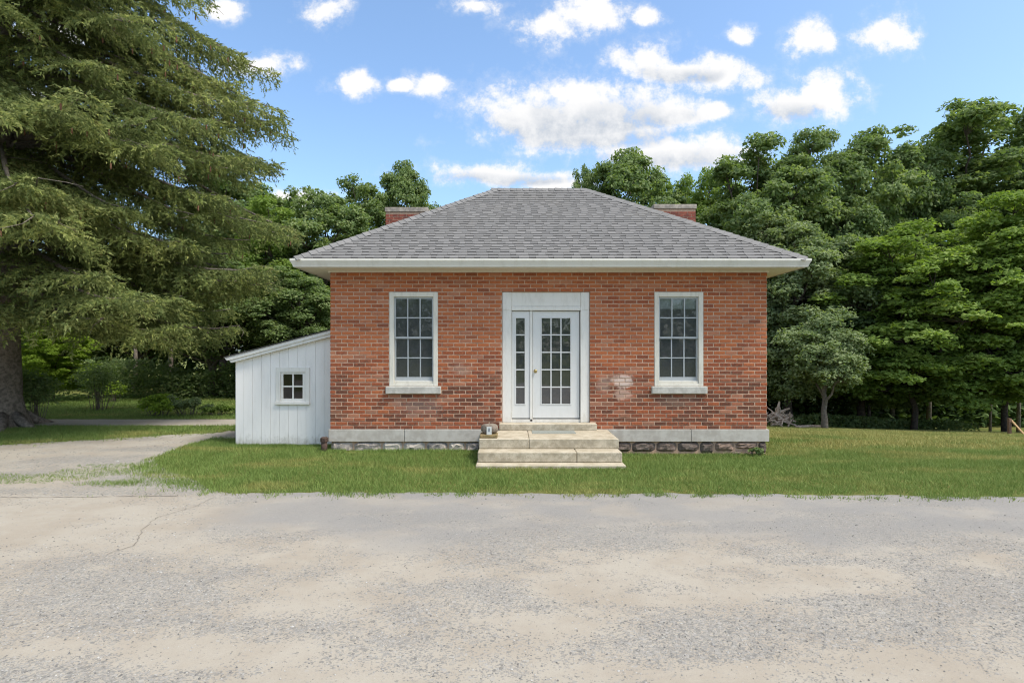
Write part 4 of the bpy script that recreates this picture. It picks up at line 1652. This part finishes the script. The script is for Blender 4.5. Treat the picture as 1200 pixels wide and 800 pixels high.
proto('oak', 11, 6.0, 11.0, 0.28, 21, 430, 175, 0.52, 0.75, 0.165, 0.45, 0.45, 0.0, 0.20, 'tall')
proto('ash', 23, 6.0, 12.0, 0.22, 24, 440, 160, 0.48, 0.8, 0.16, 0.40, 0.45, 0.0, 0.20, 'tall')
proto('walnut', 37, 8.0, 13.0, 0.40, 19, 300, 190, 0.56, 0.5, 0.165, 0.5, 0.3, 0.12, 0.22, 'open')
proto('maple', 41, 6.5, 9.5, 0.14, 26, 460, 155, 0.48, 0.5, 0.16, 0.55, 0.45, 0.14, 0.095, 'tier')
proto('round', 53, 3.0, 3.6, 0.36, 9, 190, 130, 0.34, 0.75, 0.115, 0.45, 0.45, 0.0, 0.11, 'round')
proto('lumpy', 67, 6.0, 10.0, 0.12, 25, 440, 165, 0.50, 0.8, 0.165, 0.42, 0.45, 0.0, 0.18, 'tall')


def tree(name, key, px, Y, top, width_px, label, leaf, rot=0.0, bark='bark', group=None, X=None, Z=None, H=None, W=None):
    tm, cm, w0, h0 = PROTO[key]
    X = (px - CX) * Y / F if X is None else X
    Z = float(gz(X, Y)) if Z is None else Z
    H = (CAM_H + (HY - top) * Y / F - Z) if H is None else H
    W = width_px * Y / F if W is None else W
    e_ = empty(name, (X, Y, Z), rot)
    e_.scale = (W / w0, W / w0, H / h0)
    for nm, me_, mt in (('trunk', tm, M[bark]), ('crown', cm, M[leaf])):
        o_ = obj(nm, me_, e_)
        o_.material_slots[0].link = 'OBJECT'
        o_.material_slots[0].material = mt
    tag(e_, label, 'tree', group)
    return e_


GR_ = 'trees at the edge of the wood right of the house'
GB_ = 'trees rising behind the house roof'
GL_ = 'trees at the edge of the wood left of the house'
# right hand wood, front row
tree('young_tree', 'round', 966, 20.6, 384, 96, 'small grey green tree with straight trunk in front of the dark wood', 'leaf_grey', 0.4, 'bark_pale', GR_)
tree('maple_tree', 'maple', 1070, 22.4, 268, 205, 'bright green maple with layered boughs hanging over the lawn edge', 'leaf_maple', 1.1, group=GR_)
tree('maple_tree', 'maple', 1178, 21.6, 232, 210, 'brightest green maple at the right edge above the braced post', 'leaf_maple', 3.3, group=GR_)
tree('ash_tree', 'lumpy', 925, 24.0, 252, 150, 'grey green leafy tree standing close beside the house gable corner', 'leaf_grey', 2.2, group=GR_)
tree('wood_edge_tree', 'lumpy', 1012, 25.0, 300, 150, 'dark leafy tree between the small grey tree and the maples', 'leaf_oak', 0.7, group=GR_)
# right hand wood, taller trees behind
tree('oak_tree', 'oak', 893, 27.5, 168, 150, 'tall dark green tree just right of the right chimney', 'leaf_oak', 0.2, group=GR_)
tree('oak_tree', 'ash', 945, 28.0, 158, 130, 'tall dark tree with pointed crown, left of the twin topped tree', 'leaf_oak', 1.7, group=GR_)
tree('oak_tree', 'oak', 1015, 28.5, 153, 140, 'tall broad dark tree with rounded top near the middle of the wood', 'leaf_oak', 2.9, group=GR_)
tree('oak_tree', 'lumpy', 1065, 29.5, 185, 130, 'dark tree filling in below the tall open crowned tree', 'leaf_oak', 4.4, group=GR_)
tree('walnut_tree', 'walnut', 1140, 30.0, 132, 205, 'tallest tree with open airy crown at upper right', 'leaf_oak', 0.9, group=GR_)
tree('oak_tree', 'ash', 1225, 29.0, 130, 130, 'dark tree cut by the right edge behind the maples', 'leaf_oak', 5.1, group=GR_)
# behind the roof
tree('oak_tree', 'oak', 737, 34.0, 175, 125, 'rounded dark tree rising above the ridge right of centre', 'leaf_oak', 3.6, group=GB_)
tree('oak_tree', 'lumpy', 686, 35.0, 198, 62, 'small dark crown peeping over the right end of the ridge', 'leaf_oak', 1.2, group=GB_)
tree('light_tree', 'ash', 800, 33.0, 212, 80, 'light green tree directly behind the right chimney', 'leaf_maple', 0.6, group=GB_)
tree('light_tree', 'lumpy', 850, 31.0, 204, 110, 'yellow green tree between the right chimney and the tall wood', 'leaf_maple', 2.5, group=GB_)
tree('oak_tree', 'oak', 474, 32.0, 190, 82, 'tall dark tree directly above the left chimney', 'leaf_oak', 4.0, group=GB_)
tree('oak_tree', 'ash', 425, 30.0, 212, 110, 'dark green tree left of the left chimney', 'leaf_oak', 5.6, group=GB_)
# left hand wood
tree('oak_tree', 'lumpy', 372, 27.0, 222, 130, 'lumpy green tree above the shed roof', 'leaf_oak', 2.0, group=GL_)
tree('oak_tree', 'ash', 318, 26.0, 238, 120, 'mid green tree between the spruce tip and the house eaves', 'leaf_maple', 0.3, group=GL_)
tree('oak_tree', 'oak', 262, 30.0, 190, 150, 'dark tree showing through the right side of the spruce', 'leaf_oak', 1.5, group=GL_)
tree('oak_tree', 'lumpy', 352, 22.5, 318, 120, 'low dark tree right behind the shed', 'leaf_oak', 3.1, group=GL_)
tree('pale_trunk_tree', 'oak', 250, 23.5, 290, 140, 'tree with pale bare trunk standing left of the shed', 'leaf_oak', 4.8, 'bark_pale', GL_)
tree('oak_tree', 'ash', 165, 29.0, 290, 160, 'dark tree in the wood under the middle of the spruce', 'leaf_oak', 0.8, group=GL_)
tree('oak_tree', 'lumpy', 70, 28.5, 300, 170, 'dark tree in the wood behind the spruce trunk', 'leaf_oak', 2.7, group=GL_)
tree('sapling', 'maple', 62, 21.0, 366, 84, 'light green sapling with drooping leaves just right of the spruce trunk', 'leaf_light', 1.9)
# dark depth of the woods, shade put into the leaf colour: far foliage that reads as one mass
def leaf_mass(name, boxes, n, leaf, mat, label, seed, per_box=None, trunks=0):
    rs = np.random.RandomState(seed)
    vs, fs, off = [], [], 0
    mbt = MB()
    for bi, (x0, x1, y0, y1, h0, h1) in enumerate(boxes):
        k_ = per_box[bi] if per_box else n
        X = rs.uniform(x0, x1, k_)
        Y = rs.uniform(y0, y1, k_)
        top = h0 + (h1 - h0) * vnoise(X, Y * 0.3, 0.55, seed, 4)
        Z = gz(X, Y) + top * rs.rand(k_) ** 0.8
        n_ = unit(np.stack([rs.normal(size=k_) * 0.7, -0.3 + rs.normal(size=k_) * 0.6, 0.6 + 0.5 * rs.rand(k_)], 1))
        L = leaf * rs.uniform(0.6, 1.4, k_)
        v, f = leaf_quads(np.stack([X, Y, Z], 1), n_, L, L * 0.65, rs)
        vs.append(v)
        fs.append(f + off)
        off += len(v)
    me_ = np_mesh(name, np.concatenate(vs), np.concatenate(fs), mat)
    return tag(obj(name, me_), label, kind='stuff')


leaf_mass('woodland', [(5, 36, 31.5, 36, 5.0, 9.0), (-36, -3, 30.5, 35, 5.0, 8.5), (-4, 7, 36, 40, 4.0, 8.0), (6.5, 26, 26.5, 29, 3.0, 5.0)], 0, 0.36, M['leaf_shaded'],
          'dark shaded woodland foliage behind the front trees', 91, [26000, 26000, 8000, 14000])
leaf_mass('reflected_foliage', [(-45, 50, -50, -46, 6.0, 10.0)], 0, 0.55, M['leaf_maple'], 'unseen leaf mass added across the road for dark reflections in the glass', 95, [26000])  # leaf mass added behind the camera to darken reflections in the panes
leaf_mass('undergrowth', [(5.5, 18.5, 22.6, 24.6, 0.15, 0.75), (-17.5, -6.5, 22.0, 24.5, 0.5, 1.9)], 0, 0.13, M['leaf_oak'],
          'low weeds and undergrowth along the edge of the woods', 93, [9000, 12000])
for i, (px, Y, w_, top) in enumerate([(1160, 24.5, 0.05, 400), (1193, 24.0, 0.07, 400), (1018, 25.5, 0.06, 420), (1088, 26.5, 0.10, 400), (1045, 27.0, 0.09, 400), (158, 26, 0.09, 380), (199, 27.5, 0.12, 380)]):
    X, Y_, _ = P(px, 0, Y)
    zt = CAM_H + (HY - top) * Y / F
    z0 = float(gz(X, Y)) - 0.2
    st = MB().tube([(0, 0, 0), (0.05, 0, (zt - z0) * 0.5), (-0.03, 0.02, zt - z0)], [w_ * 1.15, w_ * 0.9, w_ * 0.7], 7).build('bare_trunk', M['bark_pale'], smooth=True)
    st.location = (X, Y, z0)
    tag(st, ['thin grey stem between the maple trunk and the braced post', 'grey stem just above the top of the braced post', 'dark thin stem behind the small grey green tree', 'stem in the shade under the layered maple',
             'dim stem deep in the shade between small tree and maple', 'dim stem under the spruce left of the pale trunk', 'grey stem in dark wood nearest the pale bare trunk'][i], 'tree trunk', 'bare stems in the woods')


# ------------------------------------------------------------------ the big spruce
def make_spruce():
    rs = np.random.RandomState(7)
    base = np.array([-12.45, 14.1, 0.0])
    sp = empty('spruce_tree', tuple(base))
    tag(sp, 'huge old spruce with drooping boughs filling the left side', 'tree')
    mb = MB()
    Ht = 16.5
    pts, rad = [], []
    for i in range(15):
        t = i / 14
        z = -0.2 + Ht * t
        flare = 0.30 * math.exp(-max(z, 0) * 2.4)
        pts.append((0.05 * math.sin(3 * t), 0.04 * math.cos(4 * t), z))
        rad.append(0.31 * (1 - t) ** 0.9 + 0.02 + flare)
    extra = [(0, 0, 0.12), (0, 0, 0.35), (0, 0, 0.8)]
    allp = sorted([(p, r_) for p, r_ in zip(pts, rad)] + [(e_, 0.32 + 0.30 * math.exp(-e_[2] * 2.4)) for e_ in extra], key=lambda q: q[0][2])
    mb.tube([p for p, _ in allp], [r_ for _, r_ in allp], 14)
    # roots
    for a in np.linspace(0, 6.28, 7, endpoint=False):
        a += rs.uniform(-.3, .3)
        mb.tube([(0.35 * math.cos(a), 0.35 * math.sin(a), 0.28), (0.75 * math.cos(a), 0.75 * math.sin(a), 0.06), (1.2 * math.cos(a), 1.2 * math.sin(a), -0.08)], [0.16, 0.10, 0.04], 6)
    limb = mb
    tips_c, tips_d, tips_s, tips_y = [], [], [], []      # needle spray axes: start, direction*length, size
    cones = []
    z = 2.9
    k_ = 0
    while z < 15.2:
        up_t = (z - 2.9) / 18.6
        a = k_ * 2.39996 + rs.uniform(-0.25, 0.25)
        if rs.rand() < 0.28 and z > 4.5:
            a = rs.uniform(-0.95, 0.45)          # the side open to the light is fuller
        L = (6.9 - 0.9 * up_t if z < 12 else 6.5 * (16.0 - z) / 4.0) * rs.uniform(0.80, 1.05)
        if z < 3.6:
            L *= 0.92
        if math.cos(a) > 0.3 and abs(math.sin(a)) < 0.92:
            L *= 0.86 if z < 7 else 0.93
        if z < 7 and math.cos(a) > 0.55:
            pass
        elif math.sin(a) > 0.40:
            L *= 0.44
        dirh = np.array([math.cos(a), math.sin(a), 0])
        side = np.array([-math.sin(a), math.cos(a), 0])
        z0 = z + rs.uniform(-0.1, 0.1)
        df = min(1.0, max(0.25, (z - 2.9) / 3.5))
        d1 = rs.uniform(-0.12, 0.06) * df
        d2 = 0.32 + rs.uniform(0.12, 0.34) * df
        curv = rs.uniform(-0.08, 0.08)

        def at(t):
            return dirh * (0.3 + L * t) + side * curv * L * t * t + np.array([0, 0, z0 + L * (d1 * t - d2 * t * t + 0.27 * t ** 4)])
        n = 9
        pl = [tuple(at(i / n)) for i in range(n + 1)]
        limb.tube(pl, [0.075 * (1 - i / n) ** 0.8 + 0.008 for i in range(n + 1)], 5, cap=False)
        dens_ = 1.0 if z < 13.5 else 0.4
        ts = np.arange(0.20, 1.0, 0.20 / L / dens_)
        for ti, t in enumerate(ts):
            p = at(t)
            tang = unit(at(min(t + 0.02, 1.02)) - at(t - 0.02))
            for s in (-1, 1):
                if rs.rand() < 0.10 + 0.35 * max(0, 0.5 - t):
                    # dead grey twig
                    if rs.rand() < 0.5:
                        q2 = p + (side * s * 0.8 + tang * 0.4) * rs.uniform(0.3, 0.9) + np.array([0, 0, rs.uniform(-0.4, 0.1)])
                        limb.tube([tuple(p), tuple((p + q2) / 2 + rs.normal(size=3) * 0.05), tuple(q2)], [0.010, 0.007, 0.003], 3, cap=False)
                    continue
                sl = (0.45 + 1.0 * math.sin(math.pi * min(1, 0.25 + 0.75 * t)) ** 0.8) * rs.uniform(0.6, 1.1) * (1.0 if t < 0.85 else 0.75)
                sd = unit(side * s * rs.uniform(0.75, 1.0) + tang * rs.uniform(0.45, 0.8) + np.array([0, 0, rs.uniform(-0.25, 0.12)]))
                m_ = max(3, int(sl / 0.16))
                prev = p
                for i in range(m_):
                    f0 = (i + 1) / m_
                    q2 = p + sd * sl * f0 + np.array([0, 0, -0.32 * sl * f0 * f0])
                    ax = q2 - prev
                    tips_c.append(prev)
                    tips_d.append(ax)
                    tips_s.append(1.0)
                    tips_y.append(0.30 * t + 0.55 * f0)
                    # hanging branchlets
                    nb = 1 if dens_ < 1 else 3
                    for _ in range(nb):
                        if _ == 0:
                            hl = rs.uniform(0.15, 0.50) * (1.0 if t > 0.35 else 0.7) * (1 - 0.35 * f0)
                            hd = unit(np.array([rs.normal() * 0.35, rs.normal() * 0.35, -1.0]) + sd * 0.45)
                        else:
                            hl = rs.uniform(0.14, 0.34) * (1 - 0.4 * f0)
                            lat = np.cross(sd, np.array([0, 0, 1.0])) * (1 if (i + _) % 2 else -1)
                            hd = unit(sd * 0.8 + lat * rs.uniform(0.6, 1.0) + np.array([0, 0, rs.uniform(-0.5, 0.25)]))
                        st = prev + ax * rs.rand()
                        ns = max(1, int(hl / 0.15))
                        for j in range(ns):
                            tips_c.append(st + hd * hl * j / ns)
                            tips_d.append(hd * hl / ns * 1.15)
                            tips_s.append(0.9)
                            tips_y.append(0.22 * t + 0.30 * f0 + 0.28 * j / ns)
                    if f0 > 0.8 and z > 5 and rs.rand() < 0.06:
                        cones.append(q2 + np.array([0, 0, -0.05]))
                    prev = q2
        z += rs.uniform(0.040, 0.068) if z < 13.5 else 0.2
        k_ += 1
    limb.build('trunk', M['spruce_bark'], sp, smooth=True)
    c = np.array(tips_c)
    d = np.array(tips_d)
    s = np.array(tips_s)
    # needles: several thin spikes round each spray axis
    K = 5
    N = len(c)
    ln = np.linalg.norm(d, axis=1, keepdims=True)
    ud = d / np.maximum(ln, 1e-6)
    cc = np.repeat(c, K, 0)
    dd = np.repeat(d, K, 0)
    uu = np.repeat(ud, K, 0)
    t = np.tile(np.arange(K) / K, N)[:, None] + rs.rand(N * K, 1) / K
    r_ = rs.normal(size=(N * K, 3))
    r_ = unit(r_ - uu * np.sum(r_ * uu, 1, keepdims=True))
    b = np.cross(uu, r_)
    root = cc + dd * t
    nl = (0.088 * rs.uniform(0.7, 1.4, (N * K, 1))) * np.repeat(s, K)[:, None]
    tip = root + (uu * 0.75 + r_ * 0.62) * nl
    wd = 0.0195
    v = np.stack([root - b * wd, root + b * wd, tip], 1).reshape(-1, 3)
    f = np.arange(N * K * 3).reshape(-1, 3)
    import sys; sys.stderr.write('spruce %d %d\n' % (N, len(f)))
    cm_ = np_mesh('crown', v, f, M['needle'])
    yg = cm_.attributes.new('young', 'FLOAT', 'POINT')
    yg.data.foreach_set('value', np.repeat(np.array(tips_y, np.float32), K * 3))
    obj('crown', cm_, sp)
    # cones
    cm = MB()
    for q in cones[:900]:
        cm.tube([tuple(q), tuple(q + np.array([0, 0, -0.03])), tuple(q + np.array([0, 0, -0.10])), tuple(q + np.array([0, 0, -0.13]))], [0.006, 0.017, 0.018, 0.006], 5, cap=False)
    tag(cm.build('cones', M['cone'], sp), kind='stuff')


make_spruce()


# ------------------------------------------------------------------ shrubs and low plants
def shrub(name, px, Y, base_py, top_py, width_px, n, leaf, mat, label, seed, depth=0.6, group=None, lobes=5):
    rs = np.random.RandomState(seed)
    X, _, _ = P(px, 0, Y)
    z0 = float(gz(X, Y))
    H = (base_py - top_py) * Y / F
    W = width_px * Y / F
    e_ = empty(name, (X, Y, z0))
    lb = []
    for i in range(lobes):
        f0 = (i + 0.5) / lobes - 0.5
        h_ = H * rs.uniform(0.65, 1.0)
        lb.append((f0 * W * 0.8, rs.uniform(-.3, .3) * depth, h_ * 0.55, W / lobes * 0.75, depth * 0.6, h_ * 0.42))
    v, f, cc, pick, l2 = make_crown(lb, max(12, n // 60), 60, H * 0.22, 0.7, leaf, rs, 0.5, 0.4)
    v[:, 2] = np.maximum(v[:, 2], 0.01)
    st = MB()
    for q in cc[::2]:
        st.tube(curve_pts((q[0] * 0.6, q[1] * 0.4, -0.03), q, rs, 2, 0.0), [0.012, 0.008, 0.004], 4, cap=False)
    st.build('stems', M['twig'], e_)
    obj('foliage', np_mesh('foliage', v, f, mat), e_)
    tag(e_, label, 'shrub', group)


GS = 'shrubs beyond the far drive'
shrub('leafy_shrub', 186, 16.4, 488, 460, 50, 3000, 0.085, M['leaf_light'], 'bright green leafy shrub beside the far drive, left of the pale one', 3, 0.7, GS)
shrub('flowering_shrub', 222, 16.6, 488, 466, 50, 2400, 0.075, M['leaf_grey'], 'pale spreading shrub in the middle of the bed by the drive', 4, 0.6, GS)
shrub('low_shrub', 258, 16.6, 488, 474, 46, 1700, 0.075, M['leaf_maple'], 'low green plants at the shed end of the bed', 5, 0.6, GS)
shrub('dark_shrub', 40, 15.0, 499, 432, 36, 3000, 0.08, M['leaf_oak'], 'dark shrub close against the foot of the spruce trunk', 6, 0.7)
shrub('dark_shrub', 116, 18.0, 478, 415, 44, 3000, 0.07, M['leaf_oak'], 'dark drooping shrub right of the light green sapling', 7, 0.8)
shrub('grey_shrub', 135, 21.0, 470, 446, 30, 1200, 0.08, M['leaf_light'], 'small light green bush on the lit grass before the wood', 8, 0.6)
shrub('weed_clump', 885, 10.62, 546, 533, 22, 320, 0.05, M['leaf_oak'], 'small clump of weeds at the right foot of the house wall', 9, 0.14, lobes=3)

# ------------------------------------------------------------------ brush pile and braced post
bx, by = P(911, 0, 21.5)[0], 21.5
bz = float(gz(bx, by))
bp = empty('brush_pile', (bx, by, bz))
tag(bp, 'heap of bleached dead branches at the wood edge beside the house', 'brush pile')
rs = np.random.RandomState(5)
for i in range(58):
    a = rs.uniform(0, 6.28)
    r_ = rs.uniform(0, 0.85) * rs.uniform(0.4, 1)
    h_ = max(0.05, 0.62 * (1 - r_) * rs.uniform(0.5, 1.15))
    c = np.array([r_ * math.cos(a) * 1.05, r_ * math.sin(a) * 0.6, h_])
    d = unit(rs.normal(size=3) * np.array([1, 0.6, 0.7])) * rs.uniform(0.16, 0.42)
    q = MB().tube([tuple(c - d), tuple(c + rs.normal(size=3) * 0.03), tuple(c + d)], [rs.uniform(.02, .045), rs.uniform(.02, .04), 0.012], 5)
    q.build('branch', M['dead_wood'], bp)
MB().tube([(0.05, 0, 0.1), (0.02, 0, 0.7), (0.08, 0, 0.98)], [0.09, 0.06, 0.03], 6).build('stub', M['dead_wood'], bp)
lg = MB().tube([(-0.55, 0, 0.06), (0.1, 0.05, 0.08), (0.6, 0, 0.07)], [0.06, 0.055, 0.04], 7).build('fallen_log', M['dead_wood'])
lx = P(950, 0, 21.0)[0]
lg.location = (lx, 21.0, float(gz(lx, 21.0)))
tag(lg, 'fallen pale log lying beside the small tree trunk', 'log')

fy_ = 18.0
fx_ = P(1183, 0, fy_)[0]
fz = float(gz(fx_, fy_))
fp = empty('braced_post', (fx_, fy_, fz))
tag(fp, 'short wooden fence post with two raw timber braces at right edge', 'fence post')
MB().bevel_box(-0.04, 0.04, -0.04, 0.04, -0.2, 0.52, 0.006).build('post', M['old_timber'], fp)
MB().tube([(0.02, -0.06, 0.44), (0.29, -0.25, -0.02)], [0.026, 0.026], 4).build('brace', M['timber'], fp)
MB().tube([(0.03, 0.0, 0.50), (0.56, 0.05, -0.03)], [0.024, 0.024], 4).build('brace', M['timber'], fp)


# ------------------------------------------------------------------ lawn blades
def blades(X, Y, hgt, wid, rs):
    N = len(X)
    Z = gz(X, Y) - 0.004
    a = rs.uniform(0, 2 * math.pi, N)
    lean = rs.normal(size=(N, 2)) * 0.5
    h_ = hgt * rs.uniform(0.55, 1.35, N)
    w_ = wid * rs.uniform(0.7, 1.3, N)
    v = np.empty((N, 3, 3), np.float32)
    ca_, sb_ = np.cos(a) * w_ / 2, np.sin(a) * w_ / 2
    v[:, 0] = np.stack([X - ca_, Y - sb_, Z], 1)
    v[:, 1] = np.stack([X + ca_, Y + sb_, Z], 1)
    v[:, 2] = np.stack([X + lean[:, 0] * h_, Y + lean[:, 1] * h_, Z + h_], 1)
    return v.reshape(-1, 3)


rs = np.random.RandomState(19)
allv = []


def in_house(X, Y):
    a = (X > HX0 - 0.02) & (X < HX1 + 0.02) & (Y > WALL_Y - 0.02) & (Y < HY1)
    b = (X > SX0 - 0.02) & (X < HX0) & (Y > SY) & (Y < SYB)
    c = (X > -0.58) & (X < 1.81) & (Y > 9.09) & (Y < 10.9)
    return a | b | c


def scatter(x0, x1, y0, y1, dens_, hgt, wid, keep):
    n = int((x1 - x0) * (y1 - y0) * dens_)
    X, Y = rs.uniform(x0, x1, n), rs.uniform(y0, y1, n)
    k2 = keep(X, Y) & ~in_house(X, Y)
    X, Y = X[k2], Y[k2]
    # uneven height
    h_ = hgt * (0.6 + 0.8 * vnoise(X, Y, 1.4, 55, 4))
    allv.append(blades(X, Y, h_, wid, rs))


def lawn(X, Y):
    e_ = road_edge(X)
    n = vnoise(X, Y, 2.6, 71, 4)
    fine = vnoise(X, Y, 9.0, 73, 3)
    thin = sstep(-0.06, 0.34, Y - e_ + (n - 0.5) * 0.7 + (fine - 0.5) * 0.25)
    leftish = sstep(-4.2, -5.6, X)
    thin = thin * (1 - leftish) + leftish * sstep(-0.6, 0.7, Y - e_ + (n - 0.5) * 2.4)
    on_drive = (X < 1.5) & (X > -6.7) & (Y > 12.3) & (Y < 13.3)
    bare = sstep(0.70, 0.78, vnoise(X, Y, 1.7, 79, 4))
    return (rs.rand(len(X)) < thin * (1 - 0.75 * bare)) & ~on_drive


def far_lawn(X, Y):
    far = (X < 1.0) & (Y > 14.3) & (Y < 15.62)
    drv = (X < 1.5) & (X > -6.7) & (Y > 12.3) & (Y < 13.3)
    fr = vnoise(X, Y, 2.4, 97, 4)
    return ~far & ~drv & (rs.rand(len(X)) < sstep(-0.25, 0.35, Y - road_edge(X) + (fr - 0.5) * 1.3))


def tufts(X, Y):
    """thin grass creeping over the gravel where the drive joins the road"""
    n = vnoise(X * 0.7, Y * 1.6, 2.2, 88, 5, 0.65)
    m1 = np.exp(-(((X + 7.2) / 1.5) ** 2 + ((Y - 8.35) / 0.35) ** 2))
    m2 = np.exp(-(((X + 6.2) / 0.9) ** 2 + ((Y - 9.0) / 0.55) ** 2))
    m3 = np.exp(-(((X + 5.5) / 0.9) ** 2 + ((Y - 8.1) / 0.3) ** 2))
    m = np.maximum(np.maximum(m1, m2), m3 * 0.8)
    return (n * m > 0.20) & (rs.rand(len(X)) < 0.25 + 1.6 * n * m)


scatter(-6.8, 9.5, 7.0, 11.6, 3300, 0.052, 0.0085, lawn)
scatter(HX1, 18.0, 11.6, 23.5, 950, 0.062, 0.016, far_lawn)
scatter(9.5, 13.0, 7.0, 11.6, 1000, 0.055, 0.013, lawn)
scatter(-14.5, -5.3, 10.8, 16.3, 1500, 0.055, 0.012, far_lawn)
scatter(-20.0, -5.3, 16.3, 23.5, 520, 0.07, 0.02, far_lawn)
scatter(-10.0, -4.2, 7.5, 10.6, 2300, 0.038, 0.009, tufts)
# weedy fringe at the road edge and along the wall foot
xf = rs.uniform(-4.2, 10, 9000)
yf_ = road_edge(xf) + rs.normal(size=9000) * 0.09 + 0.02
k2 = vnoise(xf, yf_, 5.0, 14, 3) > 0.52
allv.append(blades(xf[k2], yf_[k2], 0.05, 0.010, rs))
xf = np.concatenate([rs.uniform(HX0 - 0.1, -0.6, 2600), rs.uniform(1.85, HX1, 2600), rs.uniform(SX0 - .05, HX0, 3000)])
yf_ = np.concatenate([WALL_Y - 0.05 - np.abs(rs.normal(size=5200)) * 0.05, SY - 0.03 - np.abs(rs.normal(size=3000)) * 0.06])
allv.append(blades(xf, yf_, (0.09 * vnoise(xf, yf_, 2.2, 33, 4) + 0.005) * (1 - 0.6 * sstep(-3.45, -3.35, xf)), 0.010, rs))
v = np.concatenate(allv)
f = np.arange(len(v)).reshape(-1, 3)
print('blades', len(f))
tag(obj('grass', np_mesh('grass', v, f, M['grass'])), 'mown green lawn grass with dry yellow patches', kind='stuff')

# ------------------------------------------------------------------ loose stones on the road
rs = np.random.RandomState(29)
n = 150000
Yp = 2.4 + (7.5 - 2.4) * rs.rand(n) ** 1.35
Xp = rs.uniform(-1, 1, n) * (Yp * 0.95 + 0.3)
pn = patch_noise(Xp, Yp)
keep = (rs.rand(n) < 0.05 + 0.6 * pn ** 1.5) & (Yp < road_edge(Xp) - 0.02) & (rs.rand(n) < 1 - 0.8 * crust_mask(Xp, Yp))
Xp, Yp = Xp[keep][:38000], Yp[keep][:38000]
Xd, Yd = rs.uniform(-12, -4, 14000), rs.uniform(7.4, 13.2, 14000)
kd = (Yd < road_edge(Xd) + 0.15) & (rs.rand(14000) < 0.15 + 0.9 * vnoise(Xd, Yd * 1.8, 1.4, 43, 4) ** 2)
Xp, Yp = np.concatenate([Xp, Xd[kd]]), np.concatenate([Yp, Yd[kd]])
N = len(Xp)
sz = 0.0028 + 0.0064 * rs.rand(N) ** 3.2
big = rs.rand(N) < 0.012
sz[big] *= 1.9
sz[Yp > 7.4] *= 1.5
octa = np.array([(1, 0, 0), (0, 1, 0), (-1, 0, 0), (0, -1, 0), (0, 0, 1), (0, 0, -0.4)], float)
v = octa[None] * sz[:, None, None] * rs.uniform(0.65, 1.35, (N, 6, 1))
v[:, :, 2] *= 0.7
an = rs.uniform(0, 6.28, N)
c_, s_ = np.cos(an), np.sin(an)
vx = v[:, :, 0] * c_[:, None] - v[:, :, 1] * s_[:, None]
vy = v[:, :, 0] * s_[:, None] + v[:, :, 1] * c_[:, None]
hz = 0.004 + 0.012 * (vnoise(Xp, Yp, 1.1, 8, 3) - 0.5) * sstep(0, 0.4, road_edge(Xp) - Yp)
hz = np.maximum(hz, 0.003)
V = np.stack([vx + Xp[:, None], vy + Yp[:, None], v[:, :, 2] + hz[:, None] + 0.15 * sz[:, None]], -1).reshape(-1, 3)
fo = np.array([(0, 1, 4), (1, 2, 4), (2, 3, 4), (3, 0, 4), (1, 0, 5), (2, 1, 5), (3, 2, 5), (0, 3, 5)])
f = (fo[None] + (np.arange(N) * 6)[:, None, None]).reshape(-1, 3)
print('pebbles', N)
tag(obj('gravel', np_mesh('gravel', V, f, M['gravel_stone'])), 'loose grey stones scattered on the dusty road', kind='stuff')
